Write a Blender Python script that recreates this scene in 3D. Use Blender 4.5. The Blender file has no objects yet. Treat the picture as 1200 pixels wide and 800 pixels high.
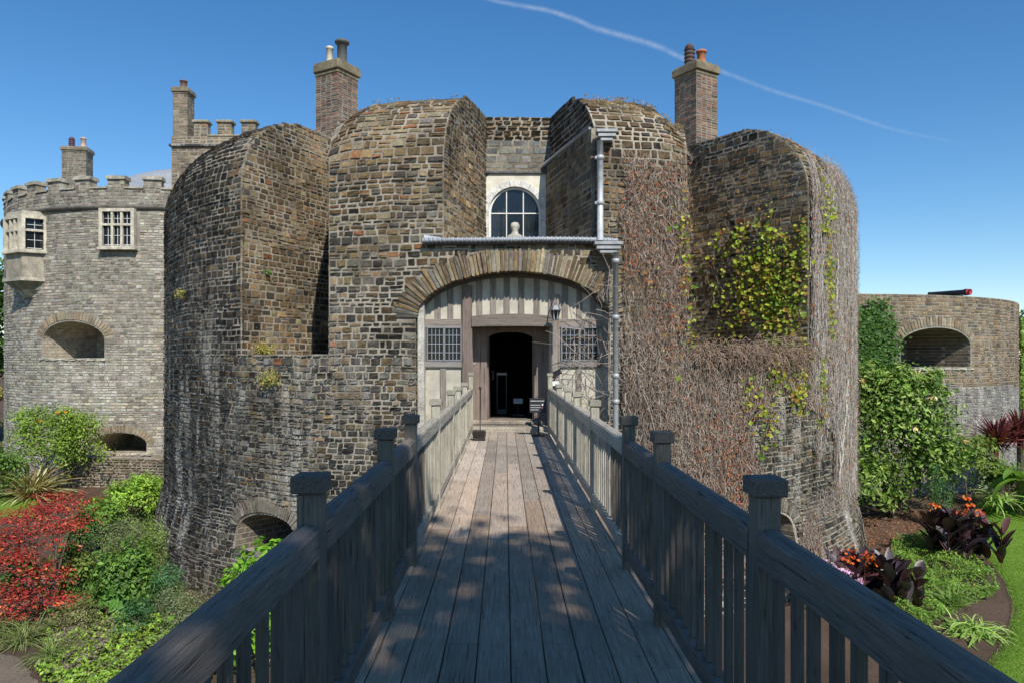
import bpy, math, random
import numpy as np
from mathutils import Vector

R_ = math.radians
rng = np.random.default_rng(7)
random.seed(7)
SC = bpy.context.scene
COL = SC.collection
pi = math.pi

# ------------------------------------------------------------------ noise
_T = np.random.default_rng(3).random((64, 64, 64))
def vn(x, y, z):
    x, y, z = np.broadcast_arrays(np.asarray(x, float), np.asarray(y, float), np.asarray(z, float))
    xi, yi, zi = np.floor(x).astype(int), np.floor(y).astype(int), np.floor(z).astype(int)
    fx, fy, fz = x - xi, y - yi, z - zi
    fx, fy, fz = [f * f * (3 - 2 * f) for f in (fx, fy, fz)]
    r = 0
    for a in (0, 1):
        for b in (0, 1):
            for c in (0, 1):
                w = (fx if a else 1 - fx) * (fy if b else 1 - fy) * (fz if c else 1 - fz)
                r = r + w * _T[(xi + a) & 63, (yi + b) & 63, (zi + c) & 63]
    return r

# ------------------------------------------------------------------ mesh builder
class MB:
    def __init__(s):
        s.V, s.F, s.C, s.n = [], [], [], 0
    def add(s, V, F, C=(.5, .5, .5, 1), m=0, smooth=True):
        V = np.asarray(V, float).reshape(-1, 3)
        C = np.asarray(C, float)
        if C.ndim == 1:
            if len(C) == 3: C = np.append(C, 1.)
            C = np.broadcast_to(C, (len(V), 4))
        if isinstance(F, np.ndarray): F = [F]
        for f in F:
            f = np.asarray(f, int)
            s.F.append((f + s.n, m, smooth))
        s.V.append(V); s.C.append(C); s.n += len(V)
    def build(s, name, mats, parent=None):
        me = bpy.data.meshes.new(name)
        V = np.concatenate(s.V); C = np.concatenate(s.C)
        li = np.concatenate([f.ravel() for f, _, _ in s.F])
        tot = np.concatenate([np.full(len(f), f.shape[1]) for f, _, _ in s.F])
        mi = np.concatenate([np.full(len(f), m) for f, m, _ in s.F])
        sm = np.concatenate([np.full(len(f), b) for f, _, b in s.F])
        st = np.concatenate([[0], np.cumsum(tot)[:-1]])
        me.vertices.add(len(V)); me.vertices.foreach_set('co', V.ravel())
        me.loops.add(len(li)); me.loops.foreach_set('vertex_index', li)
        me.polygons.add(len(tot)); me.polygons.foreach_set('loop_start', st)
        me.update(calc_edges=True)
        me.polygons.foreach_set('material_index', mi)
        me.polygons.foreach_set('use_smooth', sm)
        ca = me.color_attributes.new('Col', 'FLOAT_COLOR', 'POINT')
        ca.data.foreach_set('color', C.ravel())
        if not isinstance(mats, (list, tuple)): mats = [mats]
        for m in mats: me.materials.append(m)
        me.validate()
        return link(name, me, parent)

def wl(p):
    v = Vector((0, 0, 0))
    while p is not None:
        v += p.location; p = p.parent
    return v
def link(name, data, parent=None):
    o = bpy.data.objects.new(name, data); COL.objects.link(o)
    if parent is not None:
        o.parent = parent; o.location = -wl(parent)
    return o
def tag(o, label=None, cat=None, group=None, kind=None):
    if label: o['label'] = label
    if cat: o['category'] = cat
    if group: o['group'] = group
    if kind: o['kind'] = kind
    return o
def thing(name, loc, label, cat, group=None):
    o = bpy.data.objects.new(name, None); COL.objects.link(o); o.location = loc
    o.empty_display_size = .2
    return tag(o, label, cat, group)

def vary(c, n, amt=.15, a=1.):
    c = np.asarray(c, float)[:3]
    k = 1 + rng.uniform(-amt, amt, (n, 1))
    return np.concatenate([np.clip(c * k, 0, 1), np.full((n, 1), a)], 1)

# bevelled box template
def _bbox():
    idx = {}; V = []
    for cx in (-1, 1):
        for cy in (-1, 1):
            for cz in (-1, 1):
                for a in range(3):
                    idx[(cx, cy, cz, a)] = len(V); V.append((cx, cy, cz, a))
    Q, T = [], []
    for a in range(3):
        b, c = (a + 1) % 3, (a + 2) % 3
        for s in (-1, 1):
            q = []
            for (p, r) in ((-1, -1), (1, -1), (1, 1), (-1, 1)):
                k = [0, 0, 0]; k[a] = s; k[b] = p; k[c] = r
                q.append(idx[(*k, a)])
            Q.append(q if s > 0 else q[::-1])
    for a in range(3):
        b, c = (a + 1) % 3, (a + 2) % 3
        for p in (-1, 1):
            for r in (-1, 1):
                k0 = [0, 0, 0]; k1 = [0, 0, 0]
                k0[a] = -1; k1[a] = 1; k0[b] = k1[b] = p; k0[c] = k1[c] = r
                q = [idx[(*k0, b)], idx[(*k1, b)], idx[(*k1, c)], idx[(*k0, c)]]
                Q.append(q if p * r > 0 else q[::-1])
    for cx in (-1, 1):
        for cy in (-1, 1):
            for cz in (-1, 1):
                t = [idx[(cx, cy, cz, a)] for a in range(3)]
                T.append(t if cx * cy * cz > 0 else t[::-1])
    return V, np.array(Q), np.array(T)
_BV, _BQ, _BT = _bbox()
_BVa = np.array([v[:3] for v in _BV], float); _BA = np.array([v[3] for v in _BV])
def box(mb, x0, x1, y0, y1, z0, z1, col=(.5, .5, .5), m=0, bev=.006, rot=0, piv=None, jit=0):
    c = np.array([(x0 + x1) / 2, (y0 + y1) / 2, (z0 + z1) / 2]); h = np.abs(np.array([x1 - x0, y1 - y0, z1 - z0])) / 2
    b = min(bev, h.min() * .45)
    off = np.repeat(h[None], 24, 0) - b
    off[np.arange(24), _BA] += b
    P = _BVa * off
    if jit:
        J = rng.uniform(-jit, jit, (8, 3)); P = P + np.repeat(J, 3, 0)
    P = P + c
    if rot:
        pv = np.array(piv if piv is not None else c[:2]); d = P[:, :2] - pv
        P[:, 0] = pv[0] + d[:, 0] * math.cos(rot) - d[:, 1] * math.sin(rot)
        P[:, 1] = pv[1] + d[:, 0] * math.sin(rot) + d[:, 1] * math.cos(rot)
    mb.add(P, [_BQ, _BT], col, m, smooth=False)

def obox(mb, O, ax, ay, az, x0, x1, y0, y1, z0, z1, col, m=0, bev=.006):
    """box in a local frame O, ax, ay, az"""
    t = MB(); box(t, x0, x1, y0, y1, z0, z1, col, m, bev)
    P = t.V[0]; O, ax, ay, az = [np.asarray(q, float) for q in (O, ax, ay, az)]
    mb.add(O + P[:, :1] * ax + P[:, 1:2] * ay + P[:, 2:] * az, [_BQ, _BT], col, m, smooth=False)

def tube(mb, pts, rad, n=6, col=(.3, .3, .3), m=0, cap=True):
    pts = np.asarray(pts, float); k = len(pts)
    rad = np.broadcast_to(np.asarray(rad, float), (k,))
    tg = np.gradient(pts, axis=0); tg /= np.linalg.norm(tg, axis=1)[:, None] + 1e-9
    ref = np.array([0, 0, 1.]) if abs(tg[0, 2]) < .9 else np.array([1., 0, 0])
    rings = []
    for i in range(k):
        a = np.cross(tg[i], ref); a /= np.linalg.norm(a) + 1e-9; b = np.cross(tg[i], a); ref = np.cross(a, tg[i])
        th = np.arange(n) * 2 * pi / n
        rings.append(pts[i] + rad[i] * (np.cos(th)[:, None] * a + np.sin(th)[:, None] * b))
    V = np.concatenate(rings)
    i = np.arange(k - 1)[:, None] * n; j = np.arange(n)[None]; j2 = (j + 1) % n
    Q = np.stack([i + j, i + j2, i + n + j2, i + n + j], -1).reshape(-1, 4)
    F = [Q]
    if cap: F += [np.arange(n)[None], (np.arange(n)[::-1] + (k - 1) * n)[None]]
    mb.add(V, F, col, m)

def lathe(mb, cx, cy, prof, n=24, col=(.3, .3, .3), m=0, smooth=True, ph0=0.):
    prof = np.asarray(prof, float); k = len(prof)
    th = ph0 + np.arange(n) * 2 * pi / n
    V = np.stack([cx + prof[:, :1] * np.cos(th), cy + prof[:, :1] * np.sin(th), np.repeat(prof[:, 1:2], n, 1)], -1).reshape(-1, 3)
    i = np.arange(k - 1)[:, None] * n; j = np.arange(n)[None]; j2 = (j + 1) % n
    Q = np.stack([i + j, i + j2, i + n + j2, i + n + j], -1).reshape(-1, 4)
    mb.add(V, [Q, (np.arange(n)[::-1])[None], (np.arange(n) + (k - 1) * n)[None]], col, m, smooth)

# ------------------------------------------------------------------ stones
def fill_rows(v0, v1, u0, u1, allowed, hr, wr, st=.02):
    out = []; v = v0
    us = np.arange(u0, u1, st)
    while v < v1 - .02:
        h = rng.uniform(*hr) * rng.choice([.72, .9, 1., 1.2])
        if v1 - v - h < hr[0] * .6: h = v1 - v
        ok = allowed(us, v + h / 2)
        ok = np.broadcast_to(ok, us.shape)
        d = np.diff(np.concatenate([[0], ok.astype(int), [0]]))
        for a, b in zip(np.where(d == 1)[0], np.where(d == -1)[0]):
            a, b = us[a], us[b - 1] + st
            if b - a < .05: continue
            x = a
            while x < b - 1e-4:
                w = rng.uniform(*wr)
                if b - x - w < wr[0] * .7: w = b - x
                if w > wr[1] * 1.35: w = w / 2
                if h > hr[1] * .8 and rng.random() < .1 and w > .15:
                    out.append((x, x + w, v, v + h / 2)); out.append((x, x + w, v + h / 2, v + h))
                else:
                    out.append((x, x + w, v, v + h))
                x += w
        v += h
    return np.array(out)

_k5 = np.arange(5)
_SQ = np.array([[i * 5 + j, i * 5 + j + 1, (i + 1) * 5 + j + 1, (i + 1) * 5 + j] for i in range(4) for j in range(4)])
def stones(mb, rects, fmap, cols, gap=.012, h=(.008, .035), din=.06, bev=.03, m=0, jit=.008, flip=False):
    N = len(rects)
    if N == 0: return
    u0, u1, v0, v1 = rects.T
    g = gap / 2
    u0 = u0 + g; u1 = u1 - g; v0 = v0 + g; v1 = v1 - g
    w = np.maximum(u1 - u0, .01); hh = np.maximum(v1 - v0, .01)
    bu = np.minimum(bev / w, .3); bv = np.minimum(bev / hh, .3)
    z = np.zeros(N); o = np.ones(N)
    S = np.stack([z, bu, .5 * o, 1 - bu, o], 1); T = np.stack([z, bv, .5 * o, 1 - bv, o], 1)
    U = np.repeat((u0[:, None] + w[:, None] * S)[:, None, :], 5, 1)
    V = np.repeat((v0[:, None] + hh[:, None] * T)[:, :, None], 5, 2)
    cr = np.minimum(.6 * bev, .22 * np.minimum(w, hh)) * rng.uniform(.1, 1.6, N)
    for i, si in ((0, 1), (4, -1)):
        for j, sj in ((0, 1), (4, -1)):
            U[:, i, j] += sj * cr; V[:, i, j] += si * cr
    # bilinear corner jitter
    J = rng.uniform(-jit, jit, (N, 2, 2, 2))
    tt = np.linspace(0, 1, 5)
    W = np.stack([np.outer(1 - tt, 1 - tt), np.outer(1 - tt, tt), np.outer(tt, 1 - tt), np.outer(tt, tt)])
    U += np.einsum('nk,kij->nij', J[..., 0].reshape(N, 4), W); V += np.einsum('nk,kij->nij', J[..., 1].reshape(N, 4), W)
    H = rng.uniform(*h, N)[:, None, None]
    D = H * rng.uniform(.35, 1.3, (N, 5, 5))
    tilt = rng.uniform(-.6, .6, (N, 2, 1, 1))
    D += H * (tilt[:, 0] * (tt - .5)[None, None, :] + tilt[:, 1] * (tt - .5)[None, :, None])
    D[:, 0, :] = D[:, 4, :] = D[:, :, 0] = D[:, :, 4] = -din
    P = fmap(U, V, D)
    F = (np.arange(N)[:, None, None] * 25 + _SQ[None]).reshape(-1, 4)
    if flip: F = F[:, ::-1]
    C = np.repeat(cols[:, None], 25, 1).reshape(-1, 4)
    mb.add(P.reshape(-1, 3), F, C, m, smooth=False)

def pick(pal, N, jit=.16, alpha=.3, wts=None):
    pal = np.array(pal, float)
    k = rng.choice(len(pal), N, p=wts)
    c = pal[k] * (1 + rng.uniform(-jit, jit, (N, 1))) * (1 + rng.uniform(-.05, .05, (N, 3)))
    a = np.broadcast_to(np.asarray(alpha, float), (N,))
    return np.concatenate([np.clip(c, .01, .9), a[:, None]], 1)

def fplane(p0, p1, side=1):
    p0, p1 = np.array(p0, float), np.array(p1, float); L = np.hypot(*(p1 - p0)); a = (p1 - p0) / L; n = np.array([a[1], -a[0]]) * side
    def f(u, v, d):
        u = np.asarray(u, float); v = np.asarray(v, float); return np.stack([p0[0] + a[0] * u + n[0] * d, p0[1] + a[1] * u + n[1] * d, v + 0 * u + 0 * d], -1)
    return f, L

class Arch:
    def __init__(s, uc, hw, zs, rise, zb, ring):
        s.uc, s.hw, s.zs, s.rise, s.zb, s.ring = uc, hw, zs, rise, zb, ring
    def hit(s, u, v):
        up = (v >= s.zs) & ((((u - s.uc) / (s.hw + s.ring)) ** 2 + ((v - s.zs) / (s.rise + s.ring)) ** 2) < 1)
        lo = (v < s.zs) & (v > s.zb) & (np.abs(u - s.uc) < s.hw)
        return up | lo
    def curve(s, th, off=0.):
        # th: 0..pi left to right ; returns u, v ; off = distance outward along ellipse normal
        c, si = -np.cos(th), np.sin(th)
        nx, nz = c / s.hw, si / s.rise
        l = np.hypot(nx, nz)
        return s.uc + s.hw * c + nx / l * off, s.zs + s.rise * si + nz / l * off
    def voussoirs(s, mb, fmap, wid, colf, lift=.0, extra=0., **kw):
        # even arc length
        th = np.linspace(0, pi, 400); u, v = s.curve(th, s.ring / 2)
        L = np.concatenate([[0], np.cumsum(np.hypot(np.diff(u), np.diff(v)))])
        n = max(6, int(L[-1] / wid))
        cuts = np.linspace(0, L[-1], n + 1); cuts[1:-1] += rng.uniform(-.12, .12, n - 1) * wid
        def f2(a, b, d):
            t = np.interp(a, L, th); uu, vv = s.curve(t, b); return fmap(uu, vv, d + lift)
        rr = np.array([(cuts[i], cuts[i + 1], -.035, s.ring * rng.uniform(.85, 1.1) + extra * rng.uniform(0, 1)) for i in range(n)])
        stones(mb, rr, f2, colf(n), flip=True, **kw)

def prism_mesh(P0, P1):
    """closed solid between two 3D loops"""
    n = len(P0)
    V = np.concatenate([P0, P1]); F = [list(range(n))[::-1], [n + i for i in range(n)]]
    for i in range(n):
        j = (i + 1) % n; F.append([i, j, n + j, n + i])
    me = bpy.data.meshes.new('cutter'); me.from_pydata([tuple(v) for v in V], [], F); me.update()
    import bmesh
    bm = bmesh.new(); bm.from_mesh(me); bmesh.ops.recalc_face_normals(bm, faces=bm.faces); bm.to_mesh(me); bm.free()
    return me
def poly_prism(pts, z0, z1):
    a = np.array([(x, y, z0) for x, y in pts]); b = np.array([(x, y, z1) for x, y in pts])
    return prism_mesh(a, b)

def carve(mb_core, cutters):
    """boolean all cutter meshes out of the builder's solid, return verts and polys"""
    o = mb_core.build('core', [])
    cs = []
    for me in cutters:
        c = bpy.data.objects.new('cutter', me); COL.objects.link(c); cs.append(c)
        md = o.modifiers.new('b', 'BOOLEAN'); md.operation = 'DIFFERENCE'; md.solver = 'EXACT'; md.object = c
    dg = bpy.context.evaluated_depsgraph_get(); dg.update()
    me = bpy.data.meshes.new_from_object(o.evaluated_get(dg))
    V = np.array([v.co[:] for v in me.vertices]); polys = [list(p.vertices) for p in me.polygons]
    cen = np.array([[*p.center, *p.normal] for p in me.polygons])
    for c in cs: bpy.data.objects.remove(c, do_unlink=True)
    bpy.data.objects.remove(o, do_unlink=True)
    return V, polys, cen
def add_core(mb, V, polys, ms, col):
    by = {}
    for p, m in zip(polys, ms): by.setdefault((len(p), m), []).append(p)
    first = True
    base = mb.n
    C = np.broadcast_to(np.array(col, float), (len(V), 4))
    mb.V.append(V); mb.C.append(C); mb.n += len(V)
    for (k, m), ps in by.items(): mb.F.append((np.array(ps) + base, m, False))

# ------------------------------------------------------------------ materials
def newmat(name):
    m = bpy.data.materials.new(name); m.use_nodes = True
    nt = m.node_tree; nt.nodes.clear()
    out = nt.nodes.new('ShaderNodeOutputMaterial')
    return m, nt, out
class NT:
    def __init__(s, nt): s.nt = nt
    def n(s, t, **kw):
        x = s.nt.nodes.new(t)
        for k, v in kw.items():
            if k in x.inputs: x.inputs[k].default_value = v
            else: setattr(x, k, v)
        return x
    def l(s, a, b): s.nt.links.new(a, b)
    def noise(s, vec, scale, detail=5, rough=.55, dist=0.):
        x = s.n('ShaderNodeTexNoise'); x.inputs['Scale'].default_value = scale; x.inputs['Detail'].default_value = detail
        x.inputs['Roughness'].default_value = rough; x.inputs['Distortion'].default_value = dist
        s.l(vec, x.inputs['Vector']); return x.outputs['Fac']
    def mapr(s, v, a, b, c, d):
        x = s.n('ShaderNodeMapRange'); 
        for i, q in zip((1, 2, 3, 4), (a, b, c, d)): x.inputs[i].default_value = q
        s.l(v, x.inputs[0]); return x.outputs[0]
    def math(s, op, a, b=None):
        x = s.n('ShaderNodeMath', operation=op)
        for i, q in enumerate((a, b)):
            if q is None: continue
            if isinstance(q, (int, float)): x.inputs[i].default_value = q
            else: s.l(q, x.inputs[i])
        return x.outputs[0]
    def mix(s, fac, a, b, mode='MIX'):
        x = s.n('ShaderNodeMix', data_type='RGBA', blend_type=mode)
        for i, q in ((0, fac), (6, a), (7, b)):
            if isinstance(q, (int, float)): x.inputs[i].default_value = q
            elif isinstance(q, tuple): x.inputs[i].default_value = (*q[:3], 1)
            else: s.l(q, x.inputs[i])
        return x.outputs[2]
    def scale(s, vec, sc):
        x = s.n('ShaderNodeMapping'); x.inputs['Scale'].default_value = sc; s.l(vec, x.inputs[0]); return x.outputs[0]
    def bump(s, h, strength=.5, dist=.02):
        x = s.n('ShaderNodeBump'); x.inputs['Strength'].default_value = strength; x.inputs['Distance'].default_value = dist
        s.l(h, x.inputs['Height']); return x.outputs[0]

def stone_mat(name, mult=1., stain=(.6, .58, .52), stain_lo=.5, bump=.7, sc=1., use_col=None, lichen=.5):
    m, nt, out = newmat(name); k = NT(nt)
    tc = k.n('ShaderNodeTexCoord').outputs['Object']
    at = k.n('ShaderNodeAttribute', attribute_name='Col')
    col = at.outputs['Color']
    n1 = k.noise(tc, 3.1 * sc, 7, .65); n2 = k.noise(tc, 22 * sc, 6, .7)
    f = k.math('MULTIPLY', k.mapr(n1, .3, .7, .62 * mult, 1.35 * mult), k.mapr(n2, .3, .7, .6, 1.4))
    g = k.n('ShaderNodeCombineColor'); [k.l(f, g.inputs[i]) for i in range(3)]
    col = k.mix(1., col, g.outputs[0], 'MULTIPLY')
    sv = k.scale(tc, (1.3, 1.3, .22))
    s1 = k.noise(sv, 1.6 * sc, 8, .72)
    s2 = k.noise(tc, 30 * sc, 5, .7)
    sf = k.math('MULTIPLY', k.mapr(s1, stain_lo, stain_lo + .16, 0, 1), at.outputs['Alpha'])
    sf = k.math('MULTIPLY', sf, k.mapr(s2, .38, .56, 0, 1))
    col = k.mix(sf, col, stain)
    # pale lichen flecks
    lf = k.math('MULTIPLY', k.mapr(k.noise(tc, 11 * sc, 4, .6), .63, .68, 0, lichen), k.mapr(k.noise(tc, .8, 2, .5), .42, .6, 0, 1))
    col = k.mix(lf, col, (.46, .43, .34))
    # dark soot
    df = k.mapr(k.noise(tc, .55 * sc, 5, .6), .5, .68, 0, .55)
    col = k.mix(df, col, k.mix(1., col, (.42, .42, .44), 'MULTIPLY'))
    b = k.n('ShaderNodeBsdfPrincipled', Roughness=.93)
    b.inputs['Specular IOR Level'].default_value = .25
    k.l(col, b.inputs['Base Color'])
    hh = k.math('ADD', k.math('MULTIPLY', n2, .6), k.noise(tc, 60 * sc, 4, .7))
    k.l(k.bump(hh, bump, .03), b.inputs['Normal'])
    k.l(b.outputs[0], out.inputs[0]); return m

def mortar_mat(name, c0, c1):
    m, nt, out = newmat(name); k = NT(nt)
    tc = k.n('ShaderNodeTexCoord').outputs['Object']
    n = k.noise(tc, 1.1, 6, .65); n2 = k.noise(tc, 18, 4, .7)
    col = k.mix(k.mapr(n, .4, .58, 1, 0), c0, c1)
    col = k.mix(k.mapr(n2, .35, .7, 0, .7), col, k.mix(1., col, (.35, .34, .32), 'MULTIPLY'))
    b = k.n('ShaderNodeBsdfPrincipled', Roughness=.97); k.l(col, b.inputs['Base Color'])
    k.l(k.bump(n2, .8, .02), b.inputs['Normal'])
    k.l(b.outputs[0], out.inputs[0]); return m

def inner_mat(name, c0, c1):
    m, nt, out = newmat(name); k = NT(nt)
    tc = k.n('ShaderNodeTexCoord').outputs['Object']
    sp = k.n('ShaderNodeSeparateXYZ'); k.l(tc, sp.inputs[0])
    cb = k.n('ShaderNodeCombineXYZ'); k.l(k.math('ADD', sp.outputs[0], sp.outputs[1]), cb.inputs[0]); k.l(sp.outputs[2], cb.inputs[1])
    br = k.n('ShaderNodeTexBrick'); k.l(cb.outputs[0], br.inputs[0])
    br.inputs['Scale'].default_value = 1.; br.inputs['Brick Width'].default_value = .3; br.inputs['Row Height'].default_value = .13
    br.inputs['Mortar Size'].default_value = .012
    br.inputs['Color1'].default_value = (*c0, 1); br.inputs['Color2'].default_value = (*c1, 1); br.inputs['Mortar'].default_value = (.3, .27, .22, 1)
    n = k.noise(tc, 5, 6, .7)
    f = k.mapr(n, .3, .7, .5, 1.4); g = k.n('ShaderNodeCombineColor'); [k.l(f, g.inputs[i]) for i in range(3)]
    col = k.mix(1., br.outputs[0], g.outputs[0], 'MULTIPLY')
    b = k.n('ShaderNodeBsdfPrincipled', Roughness=.97); k.l(col, b.inputs['Base Color'])
    k.l(k.bump(k.math('ADD', k.math('MULTIPLY', br.outputs[1], -1.), n), .8, .03), b.inputs['Normal'])
    k.l(b.outputs[0], out.inputs[0]); return m

def wood_mat(name, axis, moss=0., rough=.85, gr=1., gmul=1., crk=1.):
    m, nt, out = newmat(name); k = NT(nt)
    tc = k.n('ShaderNodeTexCoord').outputs['Object']
    at = k.n('ShaderNodeAttribute', attribute_name='Col')
    s = [34., 34., 34.]; s[axis] = 1.5
    off = k.n('ShaderNodeVectorMath', operation='ADD'); k.l(tc, off.inputs[0])
    sc = k.n('ShaderNodeVectorMath', operation='SCALE'); k.l(at.outputs['Color'], sc.inputs[0]); sc.inputs[3].default_value = 0.
    k.l(sc.outputs[0], off.inputs[1])
    v = k.scale(off.outputs[0], tuple(s))
    g1 = k.noise(v, 1.5 * gr, 7, .62, .6); g2 = k.noise(v, 5. * gr, 4, .6, .2)
    f = k.math('MULTIPLY', k.mapr(g1, .3, .7, .68 * gmul, 1.25 * gmul), k.mapr(g2, .3, .7, .78, 1.2))
    crack = k.mapr(g1, .30, .385, crk, 0.)
    gc = k.n('ShaderNodeCombineColor'); [k.l(f, gc.inputs[i]) for i in range(3)]
    col = k.mix(1., at.outputs['Color'], gc.outputs[0], 'MULTIPLY')
    big = k.noise(tc, 1.3, 4, .6)
    col = k.mix(k.mapr(big, .4, .65, 0, .5), col, k.mix(1., col, (.62, .6, .58), 'MULTIPLY'))
    if moss: col = k.mix(k.mapr(k.noise(tc, 3.3, 5, .7), .47, .68, 0, moss), col, (.10, .13, .035))
    col = k.mix(crack, col, (.015, .013, .012))
    b = k.n('ShaderNodeBsdfPrincipled', Roughness=rough); k.l(col, b.inputs['Base Color'])
    hh = k.math('SUBTRACT', k.math('ADD', g1, k.math('MULTIPLY', g2, .4)), k.math('MULTIPLY', crack, .8))
    k.l(k.bump(hh, .8, .009), b.inputs['Normal'])
    k.l(b.outputs[0], out.inputs[0]); return m

def plain_mat(name, col=None, rough=.6, metal=0., nsc=8., namt=.25, bump=.2, spec=.5):
    m, nt, out = newmat(name); k = NT(nt)
    tc = k.n('ShaderNodeTexCoord').outputs['Object']
    n = k.noise(tc, nsc, 6, .65)
    f = k.mapr(n, .3, .7, 1 - namt, 1 + namt); g = k.n('ShaderNodeCombineColor'); [k.l(f, g.inputs[i]) for i in range(3)]
    src = k.n('ShaderNodeAttribute', attribute_name='Col').outputs['Color'] if col is None else col
    c = k.mix(1., src, g.outputs[0], 'MULTIPLY')
    b = k.n('ShaderNodeBsdfPrincipled', Roughness=rough, Metallic=metal); k.l(c, b.inputs['Base Color'])
    b.inputs['Specular IOR Level'].default_value = spec
    k.l(k.bump(n, bump, .01), b.inputs['Normal'])
    k.l(b.outputs[0], out.inputs[0]); return m

def leaf_mat(name, trans=.35, rough=.5, spec=.4):
    m, nt, out = newmat(name); k = NT(nt)
    at = k.mix(1., k.n('ShaderNodeAttribute', attribute_name='Col').outputs['Color'], (1.6, 1.6, 1.35), 'MULTIPLY')
    b = k.n('ShaderNodeBsdfPrincipled', Roughness=rough); b.inputs['Specular IOR Level'].default_value = spec
    k.l(at, b.inputs['Base Color'])
    t = k.n('ShaderNodeBsdfTranslucent'); k.l(k.mix(1., at, (1.25, 1.3, .7), 'MULTIPLY'), t.inputs[0])
    mx = k.n('ShaderNodeMixShader'); mx.inputs[0].default_value = trans
    k.l(b.outputs[0], mx.inputs[1]); k.l(t.outputs[0], mx.inputs[2]); k.l(mx.outputs[0], out.inputs[0]); return m

def glass_mat(name, tint=(.02, .025, .03), tr=.35, sp=.8):
    m, nt, out = newmat(name); k = NT(nt)
    tc = k.n('ShaderNodeTexCoord').outputs['Object']
    b = k.n('ShaderNodeBsdfPrincipled', Roughness=.04); b.inputs['Base Color'].default_value = (*tint, 1)
    b.inputs['Specular IOR Level'].default_value = sp
    k.l(k.bump(k.noise(tc, 3., 2, .5), .15, .02), b.inputs['Normal'])
    t = k.n('ShaderNodeBsdfTransparent'); t.inputs[0].default_value = (.8, .85, .85, 1)
    mx = k.n('ShaderNodeMixShader'); mx.inputs[0].default_value = tr
    k.l(b.outputs[0], mx.inputs[1]); k.l(t.outputs[0], mx.inputs[2]); k.l(mx.outputs[0], out.inputs[0]); return m

def ground_mat(name, c0, c1, c2, sc=1., bump=.8):
    m, nt, out = newmat(name); k = NT(nt)
    tc = k.n('ShaderNodeTexCoord').outputs['Object']
    n = k.noise(tc, .6 * sc, 6, .6); n2 = k.noise(tc, 14 * sc, 6, .75); n3 = k.noise(tc, 55 * sc, 4, .7)
    col = k.mix(k.mapr(n, .35, .65, 0, 1), c0, c1)
    col = k.mix(k.mapr(n2, .5, .7, 0, .8), col, c2)
    f = k.mapr(n3, .3, .7, .55, 1.45); g = k.n('ShaderNodeCombineColor'); [k.l(f, g.inputs[i]) for i in range(3)]
    col = k.mix(1., col, g.outputs[0], 'MULTIPLY')
    b = k.n('ShaderNodeBsdfPrincipled', Roughness=.96); b.inputs['Specular IOR Level'].default_value = .2
    k.l(col, b.inputs['Base Color'])
    k.l(k.bump(k.math('ADD', n2, n3), bump, .04), b.inputs['Normal'])
    k.l(b.outputs[0], out.inputs[0]); return m

M = {}
M['stone'] = stone_mat('rubble_stone')
M['stone_pale'] = stone_mat('pale_rubble_stone', mult=1.0, stain=(.68, .65, .57), stain_lo=.5, lichen=.35)
M['ashlar'] = stone_mat('dressed_stone', stain_lo=.6, bump=.35, lichen=.15)
M['brick'] = stone_mat('chimney_brick', stain_lo=.6, bump=.4, lichen=.2)
M['mortar'] = mortar_mat('lime_mortar', (.46, .405, .315), (.20, .165, .12))
M['mortar_grey'] = mortar_mat('grey_mortar', (.42, .39, .32), (.28, .25, .2))
M['inner'] = inner_mat('embrasure_masonry', (.19, .15, .10), (.10, .085, .065))
M['inner_pale'] = inner_mat('pale_embrasure_masonry', (.42, .36, .27), (.33, .29, .22))
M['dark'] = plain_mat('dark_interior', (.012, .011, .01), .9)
M['wood_x'] = wood_mat('weathered_oak_lengthwise', 0, gr=.8)
M['wood_y'] = wood_mat('rail_timber', 1, moss=.2, gr=2.)
M['wood_z'] = wood_mat('post_timber', 2, moss=.3, gr=2.)
M['wood_fz'] = wood_mat('facade_oak_upright', 2, gr=.8)
M['deck'] = wood_mat('deck_timber', 1, gr=1.2, crk=.5)
M['plaster'] = plain_mat('cream_plaster', None, .9, nsc=3., namt=.26, bump=.25)
M['lead'] = plain_mat('lead_sheet', None, .55, .2, nsc=6., namt=.25)
M['paint'] = plain_mat('old_paint', None, .6, 0, nsc=10., namt=.1)
M['metal'] = plain_mat('black_iron', None, .5, .4)
M['pot'] = plain_mat('fired_clay', None, .8, 0)
M['glass'] = glass_mat('window_glass')
M['glass2'] = glass_mat('old_leaded_glass', (.012, .014, .017), .04, .25)
M['leaf'] = leaf_mat('leaf')
M['leaf_gloss'] = leaf_mat('glossy_leaf', .2, .48, .3)
M['leaf_dark'] = leaf_mat('dark_leaf', .15, .38, .45)
M['petal'] = leaf_mat('petal', .35, .6, .2)
M['twig'] = plain_mat('twig', None, .9, nsc=20., namt=.25)
M['bark'] = plain_mat('bark', None, .95, nsc=9., namt=.4, bump=.8)
M['soil'] = ground_mat('garden_soil', (.10, .068, .045), (.15, .10, .07), (.05, .035, .025))
M['path'] = ground_mat('trodden_path', (.27, .21, .16), (.2, .16, .12), (.12, .09, .07))
M['lawn'] = ground_mat('mown_lawn', (.12, .22, .022), (.16, .27, .03), (.08, .155, .016), bump=.5)
M['bristle'] = plain_mat('bristle', None, .8)

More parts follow.
